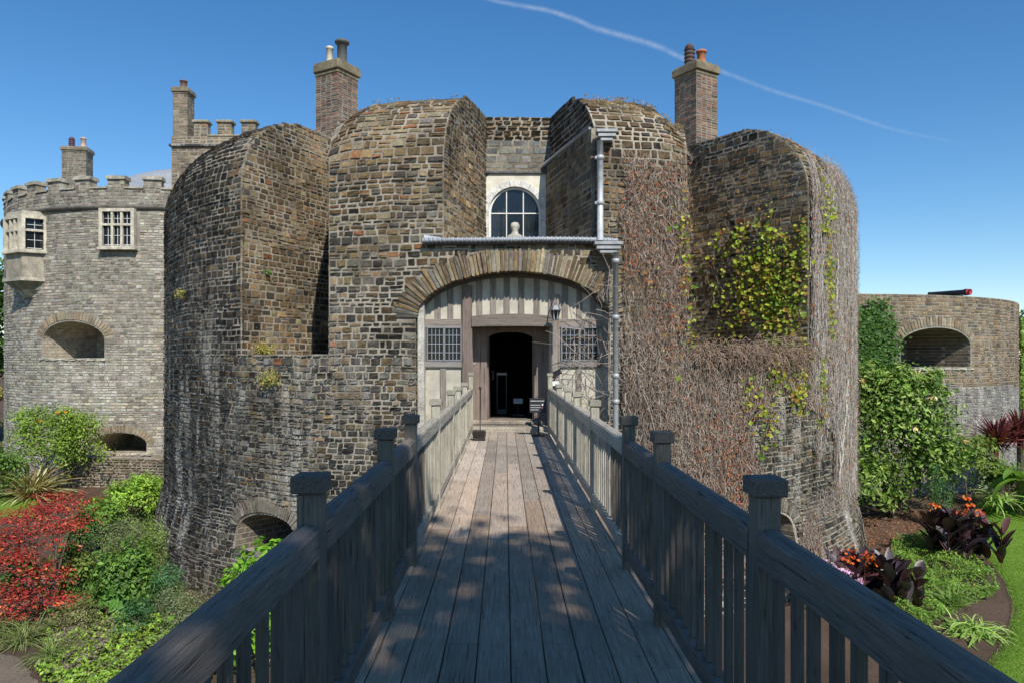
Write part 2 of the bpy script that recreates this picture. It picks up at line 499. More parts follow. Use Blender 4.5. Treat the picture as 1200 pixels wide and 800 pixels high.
# ------------------------------------------------------------------ camera and light
cam = bpy.data.cameras.new('camera'); co = bpy.data.objects.new('camera', cam); COL.objects.link(co)
co.location = (0, 0, 1.6); co.rotation_euler = (R_(90), 0, 0)
cam.lens = 25.5; cam.sensor_width = 36; cam.shift_x = .0067; cam.shift_y = .0167
cam.clip_start = .05; cam.clip_end = 9000
SC.camera = co
AZ, EL = 20.5, 43.5
S = np.array([math.sin(R_(AZ)) * math.cos(R_(EL)), -math.cos(R_(AZ)) * math.cos(R_(EL)), math.sin(R_(EL))])
sl = bpy.data.lights.new('sun', 'SUN'); sl.energy = 5.0; sl.angle = R_(.53); sl.color = (1., .955, .88)
so = bpy.data.objects.new('sun', sl); COL.objects.link(so); so.location = (10, -10, 30)
so.rotation_euler = Vector(S).to_track_quat('Z', 'Y').to_euler()
w = bpy.data.worlds.new("World"); SC.world = w; w.use_nodes = True
nt = w.node_tree; bg = nt.nodes['Background']
sk = nt.nodes.new('ShaderNodeTexSky'); sk.sky_type = 'NISHITA'; sk.sun_disc = False
sk.sun_elevation = R_(EL); sk.sun_rotation = math.atan2(S[0], S[1])
sk.air_density = 1.0; sk.dust_density = .05; sk.ozone_density = 3.2; sk.altitude = 50
hs = nt.nodes.new('ShaderNodeHueSaturation'); hs.inputs['Saturation'].default_value = 1.27
nt.links.new(sk.outputs[0], hs.inputs['Color']); nt.links.new(hs.outputs[0], bg.inputs[0]); bg.inputs[1].default_value = .142
SC.view_settings.view_transform = 'Standard'; SC.view_settings.look = 'None'; SC.view_settings.exposure = 0
SC.cycles.use_denoising = True
SC.cycles.max_bounces = 6; SC.cycles.diffuse_bounces = 3; SC.cycles.transparent_max_bounces = 12
SC.cycles.caustics_reflective = False; SC.cycles.caustics_refractive = False

F = 850.
def px(x, y, Y): return np.array([(x - 592) * Y / F, Y, 1.6 + (420 - y) * Y / F])

# ------------------------------------------------------------------ ground
GZ = -4.1
def ss(a, b, x):
    t = np.clip((np.asarray(x, float) - a) / (b - a), 0, 1); return t * t * (3 - 2 * t)
def gz(x, y):
    z = GZ + .55 * ss(20, 27, y) * ss(9, 12, np.abs(x)) + .10 * (vn(x * .5, y * .5, 3) - .5) + .05 * (vn(x * 1.7, y * 1.7, 9) - .5)
    z = z + 4.0 * ss(1.5, -2.5, y)
    return z + 3.5 * ss(45, 90, y) 
def gpx(x, y):   # pixel -> ground
    Y = 5.7 * F / (y - 420)
    for _ in range(6):
        X = (x - 592) * Y / F; Y = (1.6 - float(gz(X, Y))) * F / (y - 420)
    return (x - 592) * Y / F, Y

mb = MB()
xs = np.unique(np.concatenate([np.linspace(-900, -32, 14), np.linspace(-32, 32, 150), np.linspace(32, 900, 14)]))
ys = np.unique(np.concatenate([np.linspace(-300, -6, 10), np.linspace(-6, 34, 110), np.linspace(34, 1500, 26)]))
Xg, Yg = np.meshgrid(xs, ys); Zg = gz(Xg, Yg)
nx = len(xs); ny = len(ys)
i = np.arange(ny - 1)[:, None] * nx; j = np.arange(nx - 1)[None]
Q = np.stack([i + j, i + j + 1, i + nx + j + 1, i + nx + j], -1).reshape(-1, 4)
mb.add(np.stack([Xg, Yg, Zg], -1), Q)
tag(mb.build('ground', M['soil']), kind='structure')

def sheet(name, L, Rr, mat, lift, n=14, nc=24):
    """loft sheet between two pixel-free ground polylines (world xy)"""
    L = np.array(L, float); Rr = np.array(Rr, float)
    def rs(P, k):
        d = np.concatenate([[0], np.cumsum(np.hypot(*np.diff(P, axis=0).T))]); t = np.linspace(0, d[-1], k)
        return np.stack([np.interp(t, d, P[:, 0]), np.interp(t, d, P[:, 1])], 1)
    A, B = rs(L, nc), rs(Rr, nc)
    t = np.linspace(0, 1, n)[None, :, None]
    P = A[:, None] * (1 - t) + B[:, None] * t
    Z = gz(P[..., 0], P[..., 1]) + lift
    # skirt down at the borders
    V = np.concatenate([P, Z[..., None]], -1)
    V[0, :, 2] -= lift + .03; V[-1, :, 2] -= lift + .03
    V[:, 0, 2] -= lift + .03; V[:, -1, 2] -= lift + .03
    i = np.arange(nc - 1)[:, None] * n; j = np.arange(n - 1)[None]
    Q = np.stack([i + j, i + j + 1, i + n + j + 1, i + n + j], -1).reshape(-1, 4)
    mb = MB(); mb.add(V, Q); o = mb.build(name, mat); tag(o, kind='structure')
    return P
edge = [gpx(*p) for p in ((1158, 598), (1149, 615), (1143, 648), (1160, 660), (1176, 682), (1187, 712), (1181, 745), (1160, 775), (1138, 796))] + [(8.0, 11.6), (8.6, 8.)]
rightp = [(e[0] + 14, e[1] + (1.5 if k < 2 else 0)) for k, e in enumerate(edge)]
PL = sheet('lawn', edge, rightp, M['lawn'], .05, n=60, nc=60)
gl = [gpx(*p) for p in ((50, 577), (60, 590), (48, 606))]
sheet('lawn', [(-24, 31), (-26, 24)], [gl[0], gl[2]], M['lawn'], .05)
sheet('path', [(-14, 15.5), (-12, 9)], [gpx(30, 770), gpx(62, 798)], M['path'], .03)

# ------------------------------------------------------------------ BASTION
CX, CY, RB = .1, 27.1, 11.6
ZC0, ZT, RUN = 5.8, 7.95, 2.4
prof = [(-4.6, RB + .46), (-3.4, RB + .28), (-2.6, RB + .10), (-2.1, RB)]
prof += [(ZC0, RB)]
for a in np.linspace(0, pi / 2, 15)[1:]:
    prof.append((ZC0 + (ZT - ZC0) * math.sin(a), RB - RUN * (1 - math.cos(a))))
prof += [(ZT + .02, RB - 5)]
prof = np.array(prof)
pz, pr = prof[:, 0], prof[:, 1]
pl = np.concatenate([[0], np.cumsum(np.hypot(np.diff(pz), np.diff(pr)))])
i0 = 3; pv = pl - pl[i0] + pz[i0]           # v equals z on the vertical part
def bprof(v):
    z = np.interp(v, pv, pz); r = np.interp(v, pv, pr)
    dz = np.interp(v + .03, pv, pz) - np.interp(v - .03, pv, pz); dr = np.interp(v + .03, pv, pr) - np.interp(v - .03, pv, pr)
    l = np.hypot(dz, dr) + 1e-9
    return z, r, -dr / l, dz / l            # z, r, nz, nr
def mapB(u, v, d):
    u = np.asarray(u, float); v = np.asarray(v, float)
    v = v + .07 * (vn(u * .45, v * .25, 31) - .5) + .03 * (vn(u * 1.5, v * .6, 33) - .5)
    z, r, nz, nr = bprof(v)
    wob = .008 * vn(u * .35, v * .35, 5)
    ph = u / RB; rr = r + nr * (d + wob)
    return np.stack([CX + rr * np.sin(ph), CY - rr * np.cos(ph), z + nz * (d + wob)], -1)
def uB(X): return RB * math.asin((X - CX) / RB)

nA = [(-6.39, 17.4), (-4.95, 20.6), (-4.4, 20.6), (-3.94, 16.19)]
nCn = [(-1.32, 15.6), (-.5, 19.1), (1.19, 19.1), (1.99, 15.67)]
nD = [(4.06, 16.2), (4.9, 21.5), (5.39, 21.5), (7.62, 18.35)]
def ext(n, k=1.1):
    a, b, c, d = [np.array(p, float) for p in n]
    return [tuple(a + (a - b) * k), tuple(b), tuple(c), tuple(d + (d - c) * k)]
def inpoly(P, x, y):
    x = np.asarray(x); y = np.asarray(y); r = np.zeros(np.broadcast(x, y).shape, bool); n = len(P)
    for i in range(n):
        x0, y0 = P[i]; x1, y1 = P[(i + 1) % n]
        c = ((y0 > y) != (y1 > y)) & (x < (x1 - x0) * (y - y0) / ((y1 - y0) + 1e-12) + x0)
        r ^= c
    return r
notches = [(ext(nA), 1.7), (ext(nCn), 4.15), (ext(nD), 1.72)]
gate = Arch(uB(.17), 2.1, 2.48, 1.0, -.4, .45)
eL = Arch(R_(-29.5) * RB, .95, -2.42, .44, -2.98, .3)
eR = Arch(R_(32.) * RB, .95, -2.42, .44, -2.98, .3)

core = MB()
pc = prof.copy(); pp = [(0, -4.6)] + [(r, z) for z, r in prof] 
pp = [(max(r, .001), z) for r, z in pp] + [(.001, ZT + .02)]
lathe(core, CX, CY, pp, 160, smooth=False)
cut = [poly_prism(P, z0, 9.5) for P, z0 in notches]
th = np.linspace(0, pi, 25)
gpts = [(.17 - 2.1, -.4)] + [(.17 - 2.1 * math.cos(t), 2.48 + math.sin(t)) for t in th] + [(.17 + 2.1, -.4)]
cut.append(prism_mesh(np.array([(x, 13., z) for x, z in gpts]), np.array([(x, 16.32, z) for x, z in gpts])))
cut.append(poly_prism([(-1.3, 16.2), (1.7, 16.2), (1.7, 21.5), (-1.3, 21.5)], .12, 2.75))
# window recess and the room behind it
wy = 19.1
def wpt(x, y): return px(x, y, wy)[[0, 2]]
WX, WR = px(603.5, 0, wy)[0], .69
WS = 5.42; WB = 4.5
wp = [(WX - WR, WB)] + [(WX - WR * math.cos(t), WS + WR * math.sin(t)) for t in th] + [(WX + WR, WB)]
cut.append(prism_mesh(np.array([(x, 18.9, z) for x, z in wp]), np.array([(x, 19.4, z) for x, z in wp])))
cut.append(poly_prism([(-1., 19.35), (1.7, 19.35), (1.7, 21.9), (-1., 21.9)], 4.22, 6.5))
def embr(C, Rr, uc, A, depth=2., sp=.55, hz=.8, dirz=None):
    ph = uc / Rr; T = np.array([math.cos(ph), math.sin(ph), 0]); N = np.array([math.sin(ph), -math.cos(ph), 0])
    P0 = np.array([C[0] + Rr * math.sin(ph), C[1] - Rr * math.cos(ph), 0])
    th = np.linspace(0, pi, 17)
    pts = [(-A.hw, A.zb)] + [(-A.hw * math.cos(t), A.zs + A.rise * math.sin(t)) for t in th] + [(A.hw, A.zb)]
    def loop(off, s, hs): return np.array([P0 + T * (x * s) + N * off + np.array([0, 0, A.zb + (z - A.zb) * hs]) for x, z in pts])
    k = (1 - sp) / depth
    return prism_mesh(loop(.9, 1 + .9 * k, 1.), loop(-depth, sp, hz))
cut.append(embr((CX, CY), RB + .1, eL.uc, eL)); cut.append(embr((CX, CY), RB + .1, eR.uc, eR))
V, polys, cen = carve(core, cut)
rad = np.hypot(cen[:, 0] - CX, cen[:, 1] - CY)
ms = []
for c, r in zip(cen, rad):
    m = 0
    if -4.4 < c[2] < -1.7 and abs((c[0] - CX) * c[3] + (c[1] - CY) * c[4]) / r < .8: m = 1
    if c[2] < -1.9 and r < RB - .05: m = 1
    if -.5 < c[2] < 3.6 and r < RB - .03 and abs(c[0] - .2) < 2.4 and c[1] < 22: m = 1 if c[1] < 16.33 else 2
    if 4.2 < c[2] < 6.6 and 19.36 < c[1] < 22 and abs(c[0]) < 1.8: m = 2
    ms.append(m)
wall = MB(); add_core(wall, V, polys, ms, (.3, .25, .2, 1))

G0 = (.20, .175, .135); G1 = (.13, .112, .086); G2 = (.06, .052, .042); G3 = (.31, .29, .24)
B0 = (.29, .20, .10); B1 = (.20, .14, .075); B2 = (.36, .24, .12); B3 = (.42, .20, .09); B4 = (.37, .30, .18)
def colB(P, tone=None):
    x, y, z = P.T; N = len(x)
    warm = np.clip(.35 + .9 * (vn(x * .5, y * .5, z * .5) - .5) + .13 * (z - 2.), .03, .95)
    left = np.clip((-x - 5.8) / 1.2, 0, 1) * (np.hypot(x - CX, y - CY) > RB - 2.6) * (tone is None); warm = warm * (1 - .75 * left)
    if tone is not None: warm = np.clip(.5 * warm + tone, 0, 1)
    isw = rng.random(N) < warm
    cw = pick([B0, B1, B2, B3, B4, G1], N, .2, 1, [.32, .24, .15, .035, .175, .08])
    cg = pick([G0, G1, G2, G3, B1], N, .2, 1, [.28, .34, .2, .08, .1])
    c = np.where(isw[:, None], cw, cg)
    dk = vn(x * .8, y * .8, z * .8 + 9) + .25 * rng.random(N)
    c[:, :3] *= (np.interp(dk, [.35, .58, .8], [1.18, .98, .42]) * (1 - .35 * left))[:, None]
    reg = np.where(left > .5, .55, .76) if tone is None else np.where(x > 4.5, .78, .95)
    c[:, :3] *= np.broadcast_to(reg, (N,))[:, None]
    st = np.clip(.6 + 1.1 * (2.2 - z) / 4, 0, 1) * (.4 + .6 * (vn(x * .6, y * .6, 4) > .45)); c[:, 3] = np.clip(st, .1, 1)
    return c
def centers(r, f): return f((r[:, 0] + r[:, 1]) / 2, (r[:, 2] + r[:, 3]) / 2, 0)

archs = [gate, eL, eR]
def allowB(u, v):
    v = np.full(u.shape, v); P = mapB(u, v, 0)
    ok = np.ones(u.shape, bool)
    for Pn, z0 in notches:
        ok &= ~((P[:, 2] > z0) & inpoly(Pn, P[:, 0], P[:, 1]))
    for A in archs: ok &= ~A.hit(u, v)
    return ok
U0, U1 = R_(-98) * RB, R_(98) * RB
r = fill_rows(-4.45, 1.7, U0, U1, allowB, (.095, .16), (.12, .3)); 
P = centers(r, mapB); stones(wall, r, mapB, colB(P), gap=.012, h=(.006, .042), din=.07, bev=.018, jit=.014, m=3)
r = fill_rows(1.7, ZC0 + .6, U0, U1, allowB, (.105, .185), (.14, .34))
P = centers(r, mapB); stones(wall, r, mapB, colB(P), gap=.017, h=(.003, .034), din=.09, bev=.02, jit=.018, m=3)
r = fill_rows(ZC0 + .6, pv[-1] - 1.2, U0, U1, allowB, (.13, .2), (.18, .38))
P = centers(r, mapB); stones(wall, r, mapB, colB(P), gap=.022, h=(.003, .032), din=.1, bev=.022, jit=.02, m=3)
# voussoir rings
gate.voussoirs(wall, mapB, .095, lambda n: pick([B0, B1, (.27, .21, .13), G0, B4], n, .25, .3), lift=.01, extra=.16, gap=.012, h=(.005, .04), din=.2, bev=.01, jit=.014, m=3)
for A in (eL, eR):
    A.voussoirs(wall, mapB, .11, lambda n: pick([G0, G1, (.2, .17, .13)], n, .2, .5), lift=.01, extra=.06, gap=.012, h=(.01, .03), din=.22, bev=.015, m=3)
# jamb reveal stones of the gate (soffit edge)
# cheeks
def ztop(r): 
    t = np.clip((r - (RB - RUN)) / RUN, 0, 1); return np.where(r > RB, -9, ZC0 + (ZT - ZC0) * np.sqrt(1 - t * t))
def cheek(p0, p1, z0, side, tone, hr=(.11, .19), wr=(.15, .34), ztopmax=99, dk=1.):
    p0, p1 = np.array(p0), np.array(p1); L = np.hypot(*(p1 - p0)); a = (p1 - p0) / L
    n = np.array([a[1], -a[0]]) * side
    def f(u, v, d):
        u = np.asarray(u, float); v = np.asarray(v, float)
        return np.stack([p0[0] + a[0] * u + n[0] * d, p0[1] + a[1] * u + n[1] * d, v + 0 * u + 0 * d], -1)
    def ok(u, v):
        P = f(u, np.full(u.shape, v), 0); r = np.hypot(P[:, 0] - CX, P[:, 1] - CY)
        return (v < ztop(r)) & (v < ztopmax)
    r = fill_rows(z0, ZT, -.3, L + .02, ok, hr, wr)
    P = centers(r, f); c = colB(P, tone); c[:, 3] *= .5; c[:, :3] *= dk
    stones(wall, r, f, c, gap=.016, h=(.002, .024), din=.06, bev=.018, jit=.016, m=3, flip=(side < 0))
    return f
fA = cheek(nA[0], nA[1], 1.7, 1, .55)
cheek(nA[3], nA[2], 1.7, -1, .2)
fBR = cheek(nCn[0], nCn[1], 4.15, 1, .75, (.12, .16), (.16, .32))
fCL = cheek(nCn[3], nCn[2], 4.15, -1, .35, dk=.55)  # stone colour darkened to deepen the shade on this cheek
fD = cheek(nD[3], nD[2], 1.72, -1, .25)
cheek(nD[0], nD[1], 1.72, 1, .2)
# window wall: coping bricks, slate grey slabs
def fW(u, v, d): return np.stack([u, wy - d + 0 * v, v + 0 * u], -1)
r = fill_rows(7.36, 7.97, -.52, 1.21, lambda u, v: u > -9, (.11, .14), (.2, .3)); stones(wall, r, fW, pick([B1, B0, G1], len(r), .2, .2), m=3, h=(.04, .07), gap=.014)
r = fill_rows(6.45, 7.36, -.52, 1.21, lambda u, v: u > -9, (.16, .22), (.25, .5)); stones(wall, r, fW, pick([(.2, .2, .18), (.24, .23, .2), (.17, .17, .16)], len(r), .12, .5), m=3, h=(.006, .015), gap=.008)

castle = thing('castle_gatehouse', (0, 15.5, GZ), 'round rubble stone castle gatehouse with arched timber framed entrance at the end of the bridge', 'castle')
def settle(P):
    ph = np.degrees(np.arctan2(P[:, 0] - CX, CY - P[:, 1])); z = P[:, 2]
    tb = (1 - np.sqrt(1 - np.clip((-17.8 - ph) / 2.8, 0, .999) ** 2)) * np.clip((ph + 32) / 9., 0, 1); tc = (1 - np.sqrt(1 - np.clip((ph - 17.) / 3.1, 0, .999) ** 2)) * np.clip((38 - ph) / 12., 0, 1)
    k = .22 * (tb + tc)
    up = np.clip((z - ZC0) / (ZT - ZC0), 0, 1)
    P = P.copy(); P[:, 2] = z - np.clip(z - ZC0, 0, 9) * k - up * .06 + up * .12 * (vn(P[:, 0] * .7, P[:, 1] * .7, 40) - .5)
    return P
wall.V = [settle(v) for v in wall.V]
wall.build('wall', [M['mortar'], M['inner'], M['dark'], M['stone']], castle)

# window in the centre notch
mb = MB()
cr = (.72, .66, .52)
# dressed surround: flat ashlar with arch hole, built from arch ring pieces + spandrel blocks
def ring(mb, cx, cz, r0, r1, y0, y1, a0, a1, n, col, m=0):
    t = np.linspace(a0, a1, n + 1)
    P = []
    for yy in (y0, y1):
        for rr in (r0, r1): P.append(np.stack([cx + rr * np.cos(t), np.full(n + 1, yy), cz + rr * np.sin(t)], 1))
    V = np.concatenate(P); k = n + 1; i = np.arange(n)
    Qs = [np.stack([i, i + 1, k + i + 1, k + i], 1), np.stack([2 * k + i, 3 * k + i, 3 * k + i + 1, 2 * k + i + 1], 1),
          np.stack([i, 2 * k + i, 2 * k + i + 1, i + 1], 1), np.stack([k + i, k + i + 1, 3 * k + i + 1, 3 * k + i], 1)]
    mb.add(V, [np.concatenate(Qs), np.array([[0, k, 3 * k, 2 * k], [n, 2 * k + n, 3 * k + n, k + n]])], col, m, smooth=False)
nv = 9
for q in range(nv):
    a0 = pi * q / nv + .006; a1 = pi * (q + 1) / nv - .006
    ring(mb, WX, WS, WR, WR + .16, wy - .05, wy + .15, a0, a1, 4, vary((.76, .75, .70), 1, .06)[0])
for s in (-1, 1):
    for q in range(3):
        z0 = WB - .3 + q * .41; x0, x1 = sorted((WX + s * WR, WX + s * (WR + .16)))
        box(mb, x0, x1, wy - .05, wy + .15, z0 + .004, z0 + .406, vary((.70, .68, .62), 1, .06)[0], bev=.004)
# spandrel plaster plate with arch cut : fan between arch and rectangle
t = np.linspace(0, pi, 33); rr = WR + .13
inn = np.stack([WX + rr * np.cos(t), np.full(33, wy - .03), WS + rr * np.sin(t)], 1)
hx0, hx1, hz = -.5, 1.19, 6.44
outp = []
for a in t:
    c, s_ = math.cos(a), math.sin(a)
    kx = ((hx1 - WX) / c) if c > 1e-6 else (((hx0 - WX) / c) if c < -1e-6 else 1e9); kz = (hz - WS) / s_ if s_ > 1e-6 else 1e9
    q = min(kx, kz); outp.append((WX + q * c, wy - .03, WS + q * s_))
V = np.concatenate([inn, np.array(outp)]); i = np.arange(32)
mb.add(V, np.stack([i, i + 1, 33 + i + 1, 33 + i], 1), (.70, .66, .54), 1, smooth=False)
box(mb, -.5, WX - WR - .16, wy - .03, wy + .02, 4.16, WS, (.68, .64, .52), 1, bev=.002)
box(mb, WX + WR + .16, 1.19, wy - .03, wy + .02, 4.16, WS, (.68, .64, .52), 1, bev=.002)
box(mb, -.52, 1.2, wy - .09, wy + .05, 6.44, 6.5, (.12, .12, .12), 0, bev=.01)
wsur = mb.build('window_surround', [M['ashlar'], M['plaster']], castle)
mb = MB(); W_ = (.78, .77, .72)
ring(mb, WX, WS, WR - .06, WR + .002, wy + .04, wy + .12, 0, pi, 28, W_)
for s in (-1, 1):
    x0, x1 = sorted((WX + s * (WR - .06), WX + s * (WR + .002))); box(mb, x0, x1, wy + .04, wy + .12, WB, WS, W_, bev=.004)
for s in (-1, 1):
    xx = WX + s * .222; h = math.sqrt((WR - .05) ** 2 - .222 ** 2)
    box(mb, xx - .014, xx + .014, wy + .05, wy + .09, WB, WS + h, W_, bev=.004)
box(mb, WX - WR, WX + WR, wy + .046, wy + .094, WS - .015, WS + .015, W_, bev=.004)
for zz in (4.66,): box(mb, WX - WR + .02, WX + WR - .02, wy + .046, wy + .094, zz, zz + .03, W_, bev=.004)
for zz in (5.02,): pass
winf = mb.build('window', M['paint'], castle)
mb = MB()
t = np.linspace(0, pi, 33); g = [(WX + (WR - .03), wy + .075, WB)] + [(WX + (WR - .03) * math.cos(a), wy + .075, WS + (WR - .03) * math.sin(a)) for a in t] + [(WX - (WR - .03), wy + .075, WB)]
mb.add(np.array(g), np.arange(len(g))[None], smooth=False); mb.build('pane', M['glass'], winf)
mb = MB()
for s in (-1, 1):
    for q in range(5):
        lathe(mb, WX + s * (.3 + q * .07), wy + .45 + .03 * (q % 2), [(.035, 4.3), (.04, 5.2), (.03, 6.1)], 8, (.22, .19, .15))
mb.build('curtain', M['paint'], winf)

tl = thing('table_lamp', (.25, 20.2, 4.25), 'small lamp with an orange shade behind the arched window', 'lamp')
mb = MB(); lathe(mb, .25, 20.2, [(.001, 4.86), (.15, 4.86), (.06, 5.06), (.001, 5.06)], 16, (.75, .3, .08)); mb.build('lamp_shade', M['pot'], tl)
mb = MB(); lathe(mb, .25, 20.2, [(.001, 4.25), (.1, 4.25), (.1, 4.3), (.03, 4.34), (.05, 4.6), (.015, 4.8), (.015, 4.9), (.001, 4.9)], 12, (.2, .12, .06)); mb.build('base', M['pot'], tl)

# stone bust finial on the ledge
bx_, by_ = px(603.5, 0, 18.2)[0], 18.2
sb = thing('stone_ornament', (bx_, by_, 4.15), 'pale rounded stone ornament standing on the lead roof before the arched window', 'ornament')
mb = MB(); lathe(mb, bx_, by_, [(.001, 4.16), (.28, 4.16), (.28, 4.45), (.25, 4.58), (.17, 4.68), (.09, 4.72), (.075, 4.8), (.11, 4.86), (.12, 4.92), (.09, 4.99), (.001, 5.02)], 18, (.46, .44, .38)); mb.build('finial', M['ashlar'], sb)

# lead roof edge over the arch with rolled moulding
mb = MB(); lc = (.30, .32, .34)
us = np.linspace(uB(px(497, 0, 15.5)[0]), uB(px(722, 0, 15.6)[0]), 90)
zt = 1.6 + (420 - 283) * 15.5 / F
for i_ in range(89):
    a = mapB(us[i_], zt, .12 + .015 * (i_ % 2)); 
Pt = np.array([mapB(u, zt + .02, .13) for u in us]); tube(mb, Pt, .05, 8, lc)
Pt = np.array([mapB(u, zt - .05, .10) for u in us]); tube(mb, Pt, .02, 6, (.1, .1, .1))
for u in us[::2]:
    p = mapB(u, zt + .02, .13); q = mapB(u + .035, zt + .02, .13); tube(mb, [p, q], .062, 8, (.36, .38, .4))
# roof sheet back to the window
A = np.array([mapB(u, zt + .04, .1) for u in np.linspace(uB(-1.4), uB(2.05), 20)]); B = A.copy(); B[:, 1] = 19.08; B[:, 0] = np.linspace(-.5, 1.19, 20); B[:, 2] = 4.22
i_ = np.arange(19); mb.add(np.concatenate([A, B]), np.stack([i_, i_ + 1, i_ + 21, i_ + 20], 1), lc)
# flashing triangle on the left
A = mapB(uB(px(497, 0, 15.5)[0]), zt + .16, .06); Bq = mapB(uB(px(530, 0, 15.5)[0]), zt + .05, .08); Cq = mapB(uB(px(497, 0, 15.5)[0]), zt, .1)
mb.add(np.array([A, Bq, Cq]), np.array([[0, 2, 1]]), (.42, .44, .46))
mb.build('lead_roof', M['lead'], castle)

# gutter on the right cheek + hoppers + downpipes
mb = MB(); gc = (.33, .34, .34)
p0 = np.array([px(694, 157, 16.3)[0] + .02, 15.95, 6.66]); p1 = np.array([1.12, 19.05, 6.66])
n_ = np.array([-.974, -.227, 0])
tube(mb, [p0 + n_ * .12, p1 + n_ * .12], .04, 8, gc)
mb.build('gutter', M['lead'], castle)
mb = MB()
hx, hy = px(709, 0, 15.75)[0], 15.62
def hopper(mb, x, y, z, w=.2, h=.24):
    for a, b, zz in ((1., 1., 0.), (.85, .85, -.09), (.6, .6, -.17)):
        box(mb, x - w * a, x + w * a, y - .13 * b, y + .13 * b, z + zz - .07, z + zz, gc, bev=.008)
hopper(mb, hx, 15.55, px(0, 153, 15.55)[2], .22)
x1 = px(703.5, 0, 15.45)[0]
zt1, zb1 = px(0, 165, 15.45)[2], px(0, 282, 15.45)[2]
tube(mb, [(x1, 15.45, zt1), (x1, 15.45, zb1)], .065, 12, (.5, .52, .53))
for yy in (185, 238): zc = px(0, yy, 15.45)[2]; lathe(mb, x1, 15.45, [(.06, zc - .05), (.085, zc - .04), (.085, zc + .04), (.06, zc + .05)], 12, (.45, .46, .47)); box(mb, x1 - .12, x1 - .05, 15.42, 15.5, zc - .03, zc + .03, (.4, .4, .4))
hopper(mb, px(713, 0, 15.3)[0], 15.35, px(0, 284, 15.35)[2], .3)
x2 = px(721.5, 0, 15.3)[0]; zt2, zb2 = px(0, 296, 15.3)[2], -4.
tube(mb, [(x2, 15.3, zt2), (x2, 15.3, zb2)], .06, 12, (.35, .36, .36))
for yy in (306, 372, 440, 470): zc = px(0, yy, 15.3)[2]; lathe(mb, x2, 15.3, [(.055, zc - .05), (.08, zc - .04), (.08, zc + .04), (.055, zc + .05)], 12, (.4, .41, .41))
mb.build('downpipe', M['lead'], castle)

# ---------------- timber facade in the arch
FY = 16.04
def fx(x): return (x - 592) * FY / F
def fz(y): return 1.6 + (420 - y) * FY / F
mb = MB(); PC = (.49, .45, .36)
box(mb, -2.4, fx(553), FY, FY + .18, -.5, 3.9, PC, bev=.002)
box(mb, fx(645), 2.75, FY, FY + .18, -.5, 3.9, PC, bev=.002)
box(mb, fx(553), fx(645), FY, FY + .18, fz(372), 3.9, PC, bev=.002)
box(mb, fx(545), fx(553), FY + .18, FY + .78, 0., fz(372), PC, bev=.002)
box(mb, fx(645), fx(653), FY + .18, FY + .78, 0., fz(372), PC, bev=.002)
mb.build('plaster_panel', M['plaster'], castle)
mb = MB(); TB = (.27, .23, .195)
def tim(x0, x1, y0, y1, d=.05, c=TB, m=0):
    box(mb, fx(x0), fx(x1), FY - d, FY + .02, fz(y1), fz(y0), vary(c, 1, .15)[0], m, bev=.008, jit=.004)
for x in (513, 528, 545, 562, 578, 594, 611, 629, 646, 662, 679, 695):   # close studs
    tim(x - 3.4, x + 3.4, 318, 371 if 553 < x < 645 else 375, .03, m=1)
tim(498, 543, 374, 384, .045); tim(655, 712, 374, 384, .045)
tim(498, 543, 423.5, 430, .06, (.24, .22, .2)); tim(655, 712, 423.5, 430, .06, (.24, .22, .2))
tim(516, 523, 430, 520, .03, m=1); tim(675, 682, 430, 520, .03, m=1)
tim(553, 558, 424, 428, .05)
tim(542, 553.5, 335, 478, .1, (.2, .15, .125), 1)
tim(646, 655.5, 345, 520, .07, m=1)
# cambered lintel
n = 14; xx = np.linspace(fx(553), fx(648), n); cam_ = .055 * (1 - ((xx - xx.mean()) / (xx[-1] - xx.mean())) ** 2)
lo, hi = fz(383) + cam_ * .3, fz(371) + cam_
V = np.concatenate([np.stack([xx, np.full(n, y), z], 1) for y, z in ((FY - .14, lo), (FY - .14, hi), (FY + .2, hi), (FY + .2, lo))])
i_ = np.arange(n - 1); Qs = [np.stack([a * n + i_, b * n + i_, b * n + i_ + 1, a * n + i_ + 1], 1) for a, b in ((0, 1), (1, 2), (2, 3), (3, 0))]
mb.add(V, [np.concatenate(Qs)[:, ::-1], np.array([[0, n, 2 * n, 3 * n], [n - 1, 4 * n - 1, 3 * n - 1, 2 * n - 1]])], (.21, .175, .145), 0, smooth=False)
mb.build('timber_frame', [M['wood_x'], M['wood_fz']], castle)
mb = MB(); tt_ = np.linspace(.12, pi - .12, 41)
def ribp(off, y): return np.stack([.17 - (2.1 - off) * np.cos(tt_), np.full(41, y), 2.48 + (1.0 - off) * np.sin(tt_)], 1)
V = np.concatenate([ribp(-.03, FY - .16), ribp(.09, FY - .16), ribp(.09, FY + .01), ribp(-.03, FY + .01)]); i_ = np.arange(40)
mb.add(V, [np.concatenate([np.stack([a * 41 + i_, a * 41 + i_ + 1, b * 41 + i_ + 1, b * 41 + i_], 1) for a, b in ((0, 1), (1, 2), (2, 3))])], (.12, .10, .085), 0, smooth=False)
mb.build('arch_rib', M['wood_x'], castle)
mb = MB(); sa, sb2 = np.array(nCn[3]) + [-.02, .12], np.array(nCn[2]) + [-.02, -.02]
f_, L_ = fplane(sa, sb2, -1); a_ = (sb2 - sa) / L_; nn_ = np.array([a_[1], -a_[0]]) * -1
pts = [sa - nn_ * .05, sb2 - nn_ * .05, sb2 + nn_ * .1, sa + nn_ * .1]
Vb = np.array([(p[0], p[1], z) for z in (4.15, 6.6) for p in pts])
mb.add(Vb, np.array([[0, 1, 5, 4], [1, 2, 6, 5], [2, 3, 7, 6], [3, 0, 4, 7], [4, 5, 6, 7]]), (.3, .27, .22), 0, smooth=False)
fo = lambda u, v, d: f_(u, v, d + .1)
